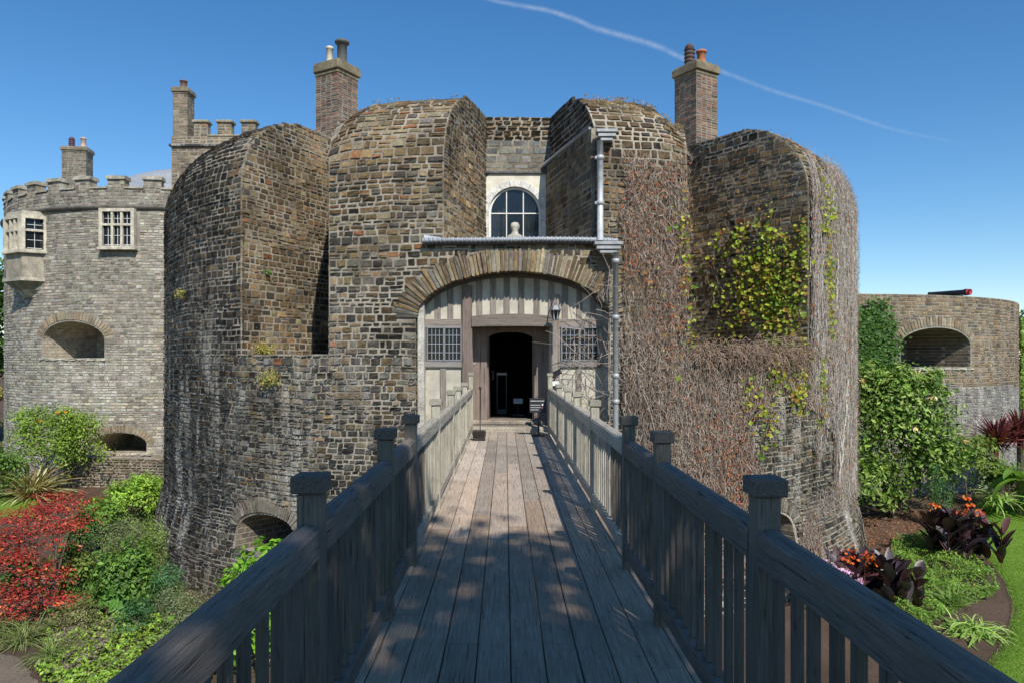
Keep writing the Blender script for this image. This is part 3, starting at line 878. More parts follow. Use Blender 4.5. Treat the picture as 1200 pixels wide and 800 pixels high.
r = fill_rows(4.15, 6.6, 0, L_, lambda u, v: u > -9, (.12, .17), (.2, .36)); c = pick([B0, B4, B1, G0], len(r), .2, .3); c[:, :3] *= .62; stones(mb, r, fo, c, gap=.014, h=(.0, .014), din=.03, bev=.015, jit=.01, m=1, flip=True)
mb.build('parapet_wall', [M['mortar'], M['stone']], castle)
# pale jamb posts at both edges of the arch
mb = MB(); box(mb, fx(491), fx(499), FY - .32, FY - .02, -.3, 2.95, (.5, .47, .4), bev=.02); mb.build('arch_jamb', M['ashlar'], castle)
mb = MB(); box(mb, fx(705), fx(713), FY - .32, FY - .02, -.3, 2.6, (.36, .32, .26), bev=.02)
mb.build('arch_jamb', M['ashlar'], castle)
# windows of the facade
for (x0, x1, y0, y1) in ((500, 541.5, 383, 423), (657, 701, 383, 423)):
    mb = MB(); WC = (.2, .2, .21)
    X0, X1, Z0, Z1 = fx(x0), fx(x1), fz(y1), fz(y0)
    xm = (X0 + X1) / 2
    for a, b in ((X0, X0 + .035), (xm - .025, xm + .025), (X1 - .035, X1)): box(mb, a, b, FY - .06, FY + .01, Z0, Z1, WC, bev=.004)
    for a, b in ((Z0, Z0 + .035), (Z1 - .035, Z1)): box(mb, X0, X1, FY - .057, FY + .01, a, b, WC, bev=.004)
    fr = mb.build('window', M['paint'], castle)
    mb = MB(); LC = (.30, .33, .37)
    for a, b in ((X0 + .035, xm - .025), (xm + .025, X1 - .035)):
        for q in range(1, 4): t_ = a + (b - a) * q / 4; box(mb, t_ - .0065, t_ + .0065, FY - .035, FY - .02, Z0 + .03, Z1 - .03, LC, bev=.002)
        for q in range(1, 4): t_ = Z0 + (Z1 - Z0) * q / 4; box(mb, a, b, FY - .037, FY - .018, t_ - .0065, t_ + .0065, LC, bev=.002)
    mb.build('glazing_bar', M['paint'], fr)
    mb = MB(); box(mb, X0 + .02, X1 - .02, FY - .012, FY - .006, Z0 + .02, Z1 - .02, bev=.001); mb.build('pane', M['glass2'], fr)
# door frame, deeper
DY = 16.78
def dx(x): return (x - 592) * DY / F
def dz(y): return 1.6 + (420 - y) * DY / F
mb = MB(); DC = (.23, .18, .15)
box(mb, dx(548), dx(571), DY - .1, DY + .12, .1, 2.45, (.25, .195, .165), bev=.015)
box(mb, dx(625.5), dx(650), DY - .1, DY + .12, .1, 2.45, DC, bev=.015)
box(mb, dx(571) - .05, dx(571) + .03, DY + .02, DY + .2, .1, 2.3, DC, bev=.01); box(mb, dx(625.5) - .03, dx(625.5) + .05, DY + .02, DY + .2, .1, 2.3, DC, bev=.01)
n = 14; xx = np.linspace(dx(560), dx(640), n); lo = dz(389) - .14 * np.abs((xx - (dx(598))) / (dx(626) - dx(598))) ** 3.; hi = np.full(n, 2.5)
V = np.concatenate([np.stack([xx, np.full(n, y), z], 1) for y, z in ((DY - .08, lo), (DY - .08, hi), (DY + .1, hi), (DY + .1, lo))])
i_ = np.arange(n - 1); Qs = [np.stack([a * n + i_, b * n + i_, b * n + i_ + 1, a * n + i_ + 1], 1) for a, b in ((0, 1), (1, 2), (2, 3), (3, 0))]
mb.add(V, [np.concatenate(Qs)[:, ::-1]], DC, 0, smooth=False)
mb.build('door_frame', [M['wood_fz']], castle)
# open door leaf inside
mb = MB(); 
for q in range(5): box(mb, dx(571) - .02 + .02, dx(571) + .045, DY + .22 + q * .19, DY + .22 + q * .19 + .185, .2, 2.2, (.1, .075, .06), bev=.008)
dl = mb.build('door', M['wood_fz'], castle)
mb = MB(); tube(mb, [(dx(571) + .07, DY + 1.0, 1.1), (dx(571) + .12, DY + 1.0, 1.1), (dx(571) + .12, DY + 1.0, 1.3), (dx(571) + .07, DY + 1.0, 1.3)], .012, 6, (.3, .28, .22)); mb.build('handle', M['metal'], dl)
# stone steps
mb = MB()
box(mb, -1.0, 1.2, 15.95, 16.5, -.3, .1, (.34, .30, .24), bev=.03, jit=.01)
box(mb, -.85, 1.1, 16.45, 17.2, -.3, .2, (.30, .25, .2), bev=.03, jit=.01)
box(mb, -1.2, 1.5, 17.15, 21.3, .05, .16, (.06, .05, .04), bev=.01)
mb.build('threshold', M['ashlar'], castle)

# things inside the entrance
lf = thing('leaflet_stand', (px(607, 0, 18.4)[0], 18.4, .16), 'small stand holding white leaflets inside the dark doorway', 'stand')
q0 = px(607, 470, 18.4)
mb = MB(); box(mb, q0[0] - .12, q0[0] + .12, 18.3, 18.42, q0[2] - .05, q0[2] + .08, (.8, .8, .8)); mb.build('leaflet', M['paint'], lf)
mb = MB(); tube(mb, [(q0[0], 18.4, .16), (q0[0], 18.4, q0[2])], .02, 8, (.1, .1, .1)); box(mb, q0[0] - .16, q0[0] + .16, 18.28, 18.55, .16, .2, (.1, .1, .1)); mb.build('pole', M['metal'], lf)
q0 = px(588, 440, 18.9)
gd = thing('glazed_cabinet', (q0[0], 18.9, .16), 'narrow glazed cabinet with thin metal edges inside the dark doorway', 'cabinet')
mb = MB()
for sx in (-.12, .12):
    for sy in (-.1, .1): box(mb, q0[0] + sx - .008, q0[0] + sx + .008, 18.9 + sy - .008, 18.9 + sy + .008, .16, q0[2] + .1, (.4, .4, .4))
box(mb, q0[0] - .13, q0[0] + .13, 18.79, 19.01, q0[2] + .02, q0[2] + .08, (.6, .6, .6)); box(mb, q0[0] - .13, q0[0] + .13, 18.79, 19.01, .16, .3, (.12, .12, .12))
mb.build('frame', M['metal'], gd)

# chimneys -------------------------------------------------
def chimney(parent, cx, cy, wx, wyy, rot, z0, z1, pal, capcol, pots, cap=.3, name='chimney', bh=(.07, .078), bw=(.2, .24), mat='brick'):
    c, s = math.cos(rot), math.sin(rot)
    def T(x, y): return (cx + x * c - y * s, cy + x * s + y * c)
    P = [T(-wx / 2, -wyy / 2), T(wx / 2, -wyy / 2), T(wx / 2, wyy / 2), T(-wx / 2, wyy / 2)]
    mb = MB()
    a = np.array([(x, y, z0) for x, y in P]); b = np.array([(x, y, z1) for x, y in P])
    mb.add(np.concatenate([a, b]), np.array([[0, 1, 5, 4], [1, 2, 6, 5], [2, 3, 7, 6], [3, 0, 4, 7], [4, 5, 6, 7]]), (.3, .27, .22), 0, smooth=False)
    for k in range(4):
        f, L = fplane(P[k], P[(k + 1) % 4])
        r = fill_rows(z0, z1, 0, L, lambda u, v: u > -9, bh, bw)
        stones(mb, r, f, pick(pal, len(r), .22, .2), gap=.014, h=(.004, .012), din=.02, bev=.008, jit=.002, m=1)
    o = mb.build(name, [M['mortar_grey'], M[mat]], parent)
    mb = MB()
    for (e, za, zb) in ((.025, z1, z1 + cap * .3), (.075, z1 + cap * .28, z1 + cap * .85), (.04, z1 + cap * .78, z1 + cap)):
        box(mb, cx - wx / 2 - e, cx + wx / 2 + e, cy - wyy / 2 - e, cy + wyy / 2 + e, za, zb, capcol, bev=.02, rot=rot, piv=(cx, cy), jit=.008)
    mb.build('chimney_cap', M['ashlar'], o)
    for (ox, oy, kind, pr, ph, col) in pots:
        mb = MB(); X, Y = T(ox, oy); zz = z1 + cap
        if kind == 'pot': pf = [(.001, zz - .02), (pr * 1.1, zz - .02), (pr, zz + .06), (pr * .88, zz + ph * .85), (pr * 1.12, zz + ph * .87), (pr * 1.12, zz + ph * .97), (pr * .9, zz + ph), (pr * .7, zz + ph), (pr * .7, zz + ph - .1), (.001, zz + ph - .1)]
        elif kind == 'louvre':
            pf = [(.001, zz - .02)]
            nl = 5
            for q in range(nl): h0 = zz + ph * .85 * q / nl; pf += [(pr * .8, h0), (pr * .8, h0 + .02), (pr * 1.1, h0 + .04), (pr * .85, h0 + ph * .85 / nl)]
            pf += [(pr * .9, zz + ph * .87), (pr * .5, zz + ph), (.001, zz + ph)]
        else: pf = [(.001, zz - .02), (pr * 1.2, zz - .02), (pr * .95, zz + .08), (pr * .95, zz + ph * .82), (pr * 1.4, zz + ph * .84), (pr * 1.45, zz + ph * .92), (pr * .8, zz + ph), (.001, zz + ph)]
        lathe(mb, X, Y, pf, 20, col); mb.build('chimney_pot', M['pot'], o)
    return o
RBr = [(.27, .14, .09), (.22, .12, .08), (.17, .11, .08), (.3, .19, .12), (.12, .09, .07)]
cy_ = 23.
chimney(castle, px(395, 0, cy_)[0], cy_, .92, .92, R_(-30), 7.0, px(0, 97, cy_)[2] + .1, RBr, (.25, .21, .13),
        [(-.22, -.1, 'pot', .11, .62, (.62, .55, .42)), (.12, .1, 'cowl', .16, .85, (.10, .10, .09))], cap=.42)
chimney(castle, px(815.5, 0, cy_)[0], cy_, .92, .92, R_(32), 7.0, px(0, 98, cy_)[2] + .1, RBr, (.23, .19, .12),
        [(-.2, .08, 'louvre', .16, .72, (.10, .06, .05)), (.17, -.07, 'pot', .15, .55, (.52, .19, .08))], cap=.4)

# keep wall with battlements behind, left ---------------------------
KY = 31.5
keep = thing('castle_keep', (-12, KY, GZ), 'distant square battlemented keep wall with a tall thin chimney behind the gatehouse', 'castle')
kx0 = px(201, 0, KY)[0]; kz = px(0, 160, KY)[2]
mb = MB(); box(mb, kx0, px(299, 0, KY)[0], KY, KY + 8, GZ, kz, (.3, .26, .2), 0, bev=.01)
fK, L = fplane((kx0, KY), (px(299, 0, KY)[0], KY))
KP = [(.27, .21, .13), (.2, .15, .1), (.32, .27, .19), (.15, .13, .11), (.3, .2, .12)]
r = fill_rows(2., kz, 0, L, lambda u, v: u > -9, (.13, .18), (.2, .4)); stones(mb, r, fK, pick(KP, len(r), .2, .3), m=1, h=(.005, .02))
zs_ = px(0, 171, KY)[2]; box(mb, kx0 - .08, px(300, 0, KY)[0], KY - .12, KY + .1, zs_ - .05, zs_ + .06, (.08, .075, .07), 1, bev=.02)
keep_w = mb.build('wall', [M['mortar'], M['stone']], keep)
for q in range(3):
    x0 = px(226.5 + 28 * q, 0, KY)[0]; w_ = .6
    mb = MB(); zt_ = px(0, 144, KY)[2]
    box(mb, x0, x0 + w_, KY + .04, KY + .4, kz - .05, zt_, (.27, .23, .16), 1, bev=.02)
    f_, L_ = fplane((x0, KY + .04), (x0 + w_, KY + .04)); r = fill_rows(kz, zt_, 0, L_, lambda u, v: u > -9, (.13, .17), (.2, .35)); stones(mb, r, f_, pick(KP, len(r), .2, .3), m=1, h=(.005, .02), din=.02)
    box(mb, x0 - .06, x0 + w_ + .06, KY - .04, KY + .48, zt_, zt_ + .13, (.34, .3, .2), 1, bev=.03)
    mb.build('merlon', [M['mortar'], M['stone']], keep)
    if q < 4:
        pass
mb = MB(); box(mb, px(243, 0, KY)[0], px(284, 0, KY)[0], KY - .04, KY + .45, kz, kz + .07, (.36, .31, .21), bev=.02); mb.build('coping', M['ashlar'], keep)
chimney(keep, px(211, 0, KY)[0], KY + .36, .62, .7, 0, kz - .6, px(0, 110, KY)[2], [(.27, .22, .14), (.22, .17, .11), (.3, .24, .17)], (.26, .22, .15),
        [(0, 0, 'pot', .15, .4, (.2, .11, .08))], cap=.3, bh=(.1, .12), bw=(.2, .35), mat='stone')

# ------------------------------------------------------------------ round towers
def round_tower(tname, label, C, Rt, zb, ztp, palette, archs, u0, u1, par=None, mort='mortar_grey', inner='inner_pale', hr=(.1, .15), wr=(.16, .36), st=.5, extra_cut=(), holes=(), bat=0., mat='stone_pale'):
    tw = thing(tname, (C[0], C[1] - Rt, zb), label, 'tower')
    core = MB(); lathe(core, C[0], C[1], [(.001, zb - .3), (Rt, zb - .3), (Rt, ztp), (.001, ztp)], 128, smooth=False)
    cuts = [embr(C, Rt, A.uc, A, depth=2.3, sp=.5, hz=.8) for A in archs] + list(extra_cut)
    V, polys, cen = carve(core, cuts)
    ms = [1 if math.hypot(c[0] - C[0], c[1] - C[1]) < Rt - .05 and c[2] < ztp - .05 else 0 for c in cen]
    wb = MB(); add_core(wb, V, polys, ms, (.3, .25, .2, 1))
    def f(u, v, d):
        u = np.asarray(u, float); v = np.asarray(v, float)
        ph = u / Rt; rr = Rt + d + .006 * vn(u * .4, v * .4, 2); return np.stack([C[0] + rr * np.sin(ph), C[1] - rr * np.cos(ph), v + 0 * u], -1)
    def ok(u, v):
        v = np.full(u.shape, v); o = np.ones(u.shape, bool)
        for A in archs: o &= ~A.hit(u, v)
        for (a, b, c, d) in holes: o &= ~((u > a) & (u < b) & (v > c) & (v < d))
        return o
    r = fill_rows(zb, ztp, u0, u1, ok, hr, wr)
    Pc = centers(r, f); c = palette(Pc); stones(wb, r, f, c, gap=.013, h=(.004, .02), din=.06, bev=.014, m=2, jit=.01)
    for A in archs:
        A.voussoirs(wb, f, .14, lambda n: pick([(.32, .25, .16), (.27, .2, .13), (.36, .3, .22)], n, .15, .3), lift=.008, gap=.014, h=(.006, .02), din=.2, bev=.014, m=2)
    wb.build('wall', [M[mort], M[inner], M[mat]], tw)
    for A in archs:
        mb = MB(); rr_ = np.array([(a, a + .42, A.zb - .12, A.zb + .01) for a in np.arange(A.uc - A.hw - .12, A.uc + A.hw, .42)])
        stones(mb, rr_, f, pick([(.5, .46, .37), (.44, .4, .32)], len(rr_), .1, .4), h=(.05, .07), din=.05, bev=.02)
        mb.build('sill', M['stone_pale'], tw)
    return tw, f
# left tower
CL, RL = (-16.1, 38.8), 8.8
def palL(P):
    n = len(P); k = vn(P[:, 0] * .3, P[:, 1] * .3, P[:, 2] * .3)
    c = pick([(.42, .375, .295), (.35, .31, .24), (.28, .25, .20), (.45, .40, .30), (.46, .43, .37), (.23, .2, .165)], n, .16, 1)
    c[:, :3] *= np.where(P[:, 2] > 7.85, .8, 1.)[:, None] * (.85 + .35 * k)[:, None]
    c[:, 3] = np.clip(.6 + .25 * (3 - P[:, 2]), .2, 1); return c
aL = [Arch(R_(-13.3) * RL, 1.6, 2.42, .82, 1.62, .35), Arch(R_(.9) * RL, 1.1, -1.92, .52, -2.3, .3)]
holesL = [(R_(.9) * RL - .82, R_(.9) * RL + .82, 6.05, 7.76), (R_(-29.3) * RL - .9, R_(-29.3) * RL + .9, 4.95, 7.76)]
zStr = 7.84; zCr = 8.62; zMe = 9.0
towL, fL = round_tower('round_tower', 'pale round stone tower with battlements and mullioned windows left of the gatehouse', CL, RL, -3.7, zCr - .02, palL, aL, R_(-75) * RL, R_(75) * RL, holes=holesL)
mb = MB(); lathe(mb, CL[0], CL[1], [(RL, zStr - .12), (RL + .05, zStr - .1), (RL + .16, zStr), (RL + .16, zStr + .05), (RL, zStr + .12)], 128, (.16, .145, .12)); mb.build('string_course', M['ashlar'], towL)
nm = 38
for q in range(nm):
    a0 = 2 * pi * q / nm; um = (a0 - pi) * RL
    if abs(a0 - pi) > R_(85): continue
    hw = .35
    mb = MB()
    def fm(u, v, d): return fL(u + um, v, d)
    g_ = np.linspace(-hw, hw, 5); 
    # solid
    out_ = np.array([fm(x, zCr - .05, .0) for x in g_]); inn_ = np.array([fm(x, zCr - .05, -.42) for x in g_]); 
    Vb = np.concatenate([out_, inn_, out_ + [0, 0, zMe - zCr + .05], inn_ + [0, 0, zMe - zCr + .05]]); i_ = np.arange(4)
    mb.add(Vb, [np.stack([i_, i_ + 1, 11 + i_, 10 + i_], 1), np.stack([5 + i_, 15 + i_, 16 + i_, 6 + i_], 1), np.array([[0, 10, 15, 5], [4, 9, 19, 14]])], (.3, .27, .2), 1, smooth=False)
    r = fill_rows(zCr, zMe, -hw, hw, lambda u, v: u > -9, (.12, .16), (.2, .35)); stones(mb, r, fm, palL(centers(r, fm)), gap=.014, h=(.004, .02), din=.04, bev=.02, m=1)
    for (d0, d1, z0, z1) in ((.08, -.5, zMe, zMe + .1), (.04, -.46, zMe + .1, zMe + .15)):
        g2 = np.linspace(-hw - .05, hw + .05, 5)
        o1 = np.array([fm(x, z0, d0) for x in g2]); o2 = np.array([fm(x, z0, d1) for x in g2]); up = np.array([0, 0, z1 - z0])
        Vb = np.concatenate([o1, o2, o1 + up, o2 + up])
        mb.add(Vb, [np.stack([i_, i_ + 1, 11 + i_, 10 + i_], 1), np.stack([5 + i_, 15 + i_, 16 + i_, 6 + i_], 1), np.stack([10 + i_, 11 + i_, 16 + i_, 15 + i_], 1), np.stack([i_, 5 + i_, 6 + i_, 1 + i_], 1), np.array([[0, 10, 15, 5], [4, 9, 19, 14]])], (.36, .33, .26), 1, smooth=False)
    mb.build('merlon', [M['mortar_grey'], M['stone_pale']], towL)
for q in range(nm):
    mb = MB(); a0 = 2 * pi * (q + .5) / nm; um = (a0 - pi) * RL
    if abs(a0 - pi) > R_(85): continue
    g2 = np.linspace(-.38, .38, 4); o1 = np.array([fL(x + um, zCr, .06) for x in g2]); o2 = np.array([fL(x + um, zCr, -.45) for x in g2]); up = np.array([0, 0, .07]); i_ = np.arange(3)
    mb.add(np.concatenate([o1, o2, o1 + up, o2 + up]), [np.stack([i_, i_ + 1, 9 + i_, 8 + i_], 1), np.stack([8 + i_, 9 + i_, 13 + i_, 12 + i_], 1)], (.38, .34, .26), 0, smooth=False)
    mb.build('coping', M['stone_pale'], towL)
mb = MB(); lathe(mb, -14., CL[1] + 3, [(8.7, 8.9), (8.6, 9.3), (8.2, 10.2), (7.4, 10.65), (6., 10.9), (3.5, 11.0), (.01, 11.03)], 48, (.36, .38, .4)); mb.build('roof', M['lead'], towL)
# mullioned window
def stone_window(parent, O, ax, ay, W, H, lights, rows, blind=None):
    az = (0, 0, 1); c = (.55, .5, .39); t = .14
    mb = MB()
    obox(mb, O, ax, ay, az, -W / 2 - t, -W / 2, -.12, .12, -.06, H + t, c); obox(mb, O, ax, ay, az, W / 2, W / 2 + t, -.12, .12, -.06, H + t, c)
    obox(mb, O, ax, ay, az, -W / 2, W / 2, -.12, .115, H, H + t, c); obox(mb, O, ax, ay, az, -W / 2 - t - .05, W / 2 + t + .05, -.16, .12, -.16, -.06, c)
    obox(mb, O, ax, ay, az, -W / 2, W / 2, -.11, .11, -.06, 0, c)
    for q in range(1, lights): x = -W / 2 + W * q / lights; obox(mb, O, ax, ay, az, x - .05, x + .05, -.09, .1, 0, H, c)
    for q in range(1, rows): z = H * .62; obox(mb, O, ax, ay, az, -W / 2, W / 2, -.092, .098, z - .045, z + .045, c)
    o = mb.build('window', M['ashlar'], parent)
    mb = MB()
    for q in range(lights):
        for (z0, z1) in ((0, H * .62), (H * .62, H)):
            x0 = -W / 2 + W * q / lights + .05; x1 = -W / 2 + W * (q + 1) / lights - .05
            obox(mb, O, ax, ay, az, x0, x1, .0, .03, z0 + .04, z0 + .065, (.7, .7, .68)); obox(mb, O, ax, ay, az, (x0 + x1) / 2 - .01, (x0 + x1) / 2 + .01, .0, .025, z0, z1, (.7, .7, .68))
            obox(mb, O, ax, ay, az, x0, x1, .0, .025, (z0 + z1) / 2 - .01, (z0 + z1) / 2 + .01, (.7, .7, .68))
    mb.build('glazing_bar', M['paint'], o)
    mb = MB(); obox(mb, O, ax, ay, az, -W / 2, W / 2, .035, .045, 0, H, (0, 0, 0), bev=.001); mb.build('pane', M['glass2'], o)
    if blind:
        mb = MB()
        for (a, b, z0, z1) in blind: obox(mb, O, ax, ay, az, a, b, .047, .06, z0, z1, (.75, .78, .78), bev=.002)
        mb.build('blind', M['paint'], o)
    return o
ph = R_(.9); T = (math.cos(ph), math.sin(ph), 0); Nin = (-math.sin(ph), math.cos(ph), 0)
O = (CL[0] + (RL + .13) * math.sin(ph), CL[1] - (RL + .13) * math.cos(ph), 6.22)
mbb = MB(); obox(mbb, O, T, Nin, (0, 0, 1), -.7, .7, .065, .4, -.1, 1.5, (.02, .02, .02)); mbb.build('window_dark_backing', M['dark'], towL)  # near-black block stands in for the dark room behind the pane
stone_window(towL, O, T, Nin, 1.16, 1.4, 3, 2, [(-.5, -.3, .04, .5), (.25, .5, .05, .3)])
# oriel
ph = R_(-29.3); T = np.array((math.cos(ph), math.sin(ph), 0)); Nin = np.array((-math.sin(ph), math.cos(ph), 0)); O = np.array((CL[0] + RL * math.sin(ph), CL[1] - RL * math.cos(ph), 0))
hw0, hw1, pj = 1.05, .62, .62
def orl(s, z): return [O - T * (hw0 + s * .5) + Nin * .15 + [0, 0, z], O - T * (hw1 + s) - Nin * (pj + s) + [0, 0, z], O + T * (hw1 + s) - Nin * (pj + s) + [0, 0, z], O + T * (hw0 + s * .5) + Nin * .15 + [0, 0, z]]
mb = MB(); oc = (.46, .42, .33)
def band(s0, z0, s1, z1, col=oc):
    V = np.array(orl(s0, z0) + orl(s1, z1)); mb.add(V, np.array([[0, 1, 5, 4], [1, 2, 6, 5], [2, 3, 7, 6], [4, 5, 6, 7], [3, 2, 1, 0]]), col, 0, smooth=False)
band(-.5, 4.2, -.28, 4.5); band(-.28, 4.5, .08, 4.85, (.3, .28, .22)); band(.1, 4.85, .1, 4.98); band(.0, 4.98, .0, 6.0, (.34, .3, .23)); band(.06, 6.0, .06, 6.09); band(0, 7.6, 0, 7.78); 
band(-.05, 6.0, -.05, 7.62, (.02, .02, .02))
orm = mb.build('oriel', M['ashlar'], towL)
for (pa, pb, li) in ((1, 2, 3), (2, 3, 1), (0, 1, 1)):
    A_, B_ = orl(0, 6.17)[pa], orl(0, 6.17)[pb]; d = B_ - A_; Ln = np.linalg.norm(d); d /= Ln; nin = np.array([-d[1], d[0], 0])
    stone_window(orm, (A_ + B_) / 2, d, nin, Ln - .24, 1.28, li, 2, [(-.2, .2, .05, .7)] if pa == 2 else None)
# tower chimney
chimney(towL, px(91, 0, 36)[0], 36., 1.1, .8, R_(8), 8.4, px(0, 181, 36)[2], [(.2, .17, .12), (.24, .2, .15), (.16, .14, .11)], (.22, .19, .14),
        [(-.27, 0, 'louvre', .14, .55, (.12, .05, .06)), (.27, 0, 'pot', .13, .55, (.6, .42, .32))], cap=.28, bh=(.1, .12), bw=(.2, .3), mat='stone')
# pipe on the tower's left edge
q0 = px(7, 330, 32.6)
mb = MB(); tube(mb, [(q0[0], 32.9, 7.5), (q0[0], 32.9, -3.8)], .05, 8, (.5, .5, .5)); mb.build('downpipe', M['lead'], towL)

# right tower
CR, RR = (12.9, 39.5), 12.3
def palR(P):
    n = len(P); k = vn(P[:, 0] * .35, P[:, 1] * .35, P[:, 2] * .35)
    low = P[:, 2] + 1.2 * (k - .5) < .8
    cw = pick([(.27, .185, .105), (.21, .145, .085), (.31, .23, .14), (.15, .12, .09)], n, .18, .35)
    cg = pick([(.27, .25, .22), (.22, .21, .19), (.32, .3, .27), (.17, .16, .15)], n, .18, 1.)
    return np.where(low[:, None], cg, cw)
aR = [Arch(R_(17.6) * RR, 1.78, 2.15, .72, 1.27, .34)]
towR, fR = round_tower('round_bastion', 'low round stone bastion with one arched gun opening right of the gatehouse', CR, RR, -3.8, 4.02, palR, aR, R_(-20) * RR, R_(85) * RR, inner='inner', hr=(.1, .15), wr=(.18, .38))
# cannon on top
q0 = px(1116, 346, 29.5); q1 = px(1137, 341, 29.0)
cn = thing('cannon', tuple(q0 - [0, 0, .1]), 'black cannon barrel with a red muzzle lying on top of the right bastion', 'cannon')
mb = MB(); a = px(1088, 345, 31.0); b = px(1134, 342.5, 29.6); d = (b - a); n = 12
tt = np.array([0, .02, .05, .5, .52, .9, .93, 1.]); rad = np.array([.1, .14, .12, .135, .14, .155, .19, .19]) * .72
tube(mb, a + tt[:, None] * d, rad, 16, (.035, .035, .045)); mb.build('barrel', M['metal'], cn)
mb = MB(); c_ = d / np.linalg.norm(d); tube(mb, [b + c_ * .002, b + c_ * .12], [.13, .12], 16, (.45, .03, .04)); mb.build('muzzle', M['paint'], cn)
mb = MB(); mdp = a + d * .45
box(mb, mdp[0] - .6, mdp[0] + .6, mdp[1] - .25, mdp[1] + .25, 4.0, mdp[2] - .1, (.05, .05, .055)); mb.build('carriage', M['metal'], cn)

# low retaining wall at the foot of the left tower
mb = MB()
f_, L_ = fplane((-17.9, 29.3), (-12.4, 28.6))
box(mb, -17.9, -12.4, 28.98, 29.9, -3.9, -2.42, (.2, .15, .1), 0, rot=-.126, piv=(-15.15, 28.95), bev=.02)
r = fill_rows(-3.8, -2.36, 0, L_, lambda u, v: u > -9, (.1, .15), (.16, .34)); stones(mb, r, f_, pick([(.27, .2, .13), (.2, .16, .11), (.33, .27, .2), (.22, .2, .12)], len(r), .2, .4), m=1)
tag(mb.build('retaining_wall', [M['mortar'], M['stone']]), 'low brown stone retaining wall at the foot of the pale round tower', 'wall')

# ------------------------------------------------------------------ FOOTBRIDGE
rng = np.random.default_rng(14)
br = thing('footbridge', (.1, 7, GZ), 'weathered timber footbridge deck leading straight to the castle entrance', 'bridge')
mb = MB()
X = -.88; bi = 0
while X < 1.03:
    wd = .182; y = -3. - rng.uniform(0, 2.)
    while y < 15.96:
        ln = rng.uniform(2.2, 4.6); y1 = min(y + ln, 15.96)
        if 15.96 - y1 < .8: y1 = 15.96
        c = vary((.43, .365, .295), 1, .16)[0]
        if rng.random() < .18 and y > 6: c = np.array([.6, .5, .4, 1])
        if rng.random() < .2: c[:3] *= .78
        shade_tint = np.clip((10.5 - (y + y1) / 2) / 4, 0, 1); c = np.array(c); c[:3] *= 1 + shade_tint * (np.array([1.02, .87, .74]) - 1)  # near boards browned in colour to offset the blue of the tree shade
        dzj = rng.uniform(-.003, .003)
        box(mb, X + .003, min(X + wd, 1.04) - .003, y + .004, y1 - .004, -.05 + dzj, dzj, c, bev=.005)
        y = y1
    X += wd
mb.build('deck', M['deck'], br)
mb = MB()
for xx in (-.8, .08, .95): box(mb, xx - .1, xx + .1, -4, 15.7, -.36, -.055, (.16, .14, .12), bev=.01)
mb.build('beam', M['wood_y'], br)
for yy in (1.2, 5., 10.2):
    mb = MB()
    for xx in (-.75, .9): box(mb, xx - .13, xx + .13, yy - .13, yy + .13, GZ - .3 if yy > 2 else -3, -.36, (.15, .13, .11), bev=.015)
    box(mb, -1.05, 1.2, yy - .12, yy + .12, -.6, -.362, (.15, .13, .11), bev=.015)
    mb.build('trestle', M['wood_z'], br)

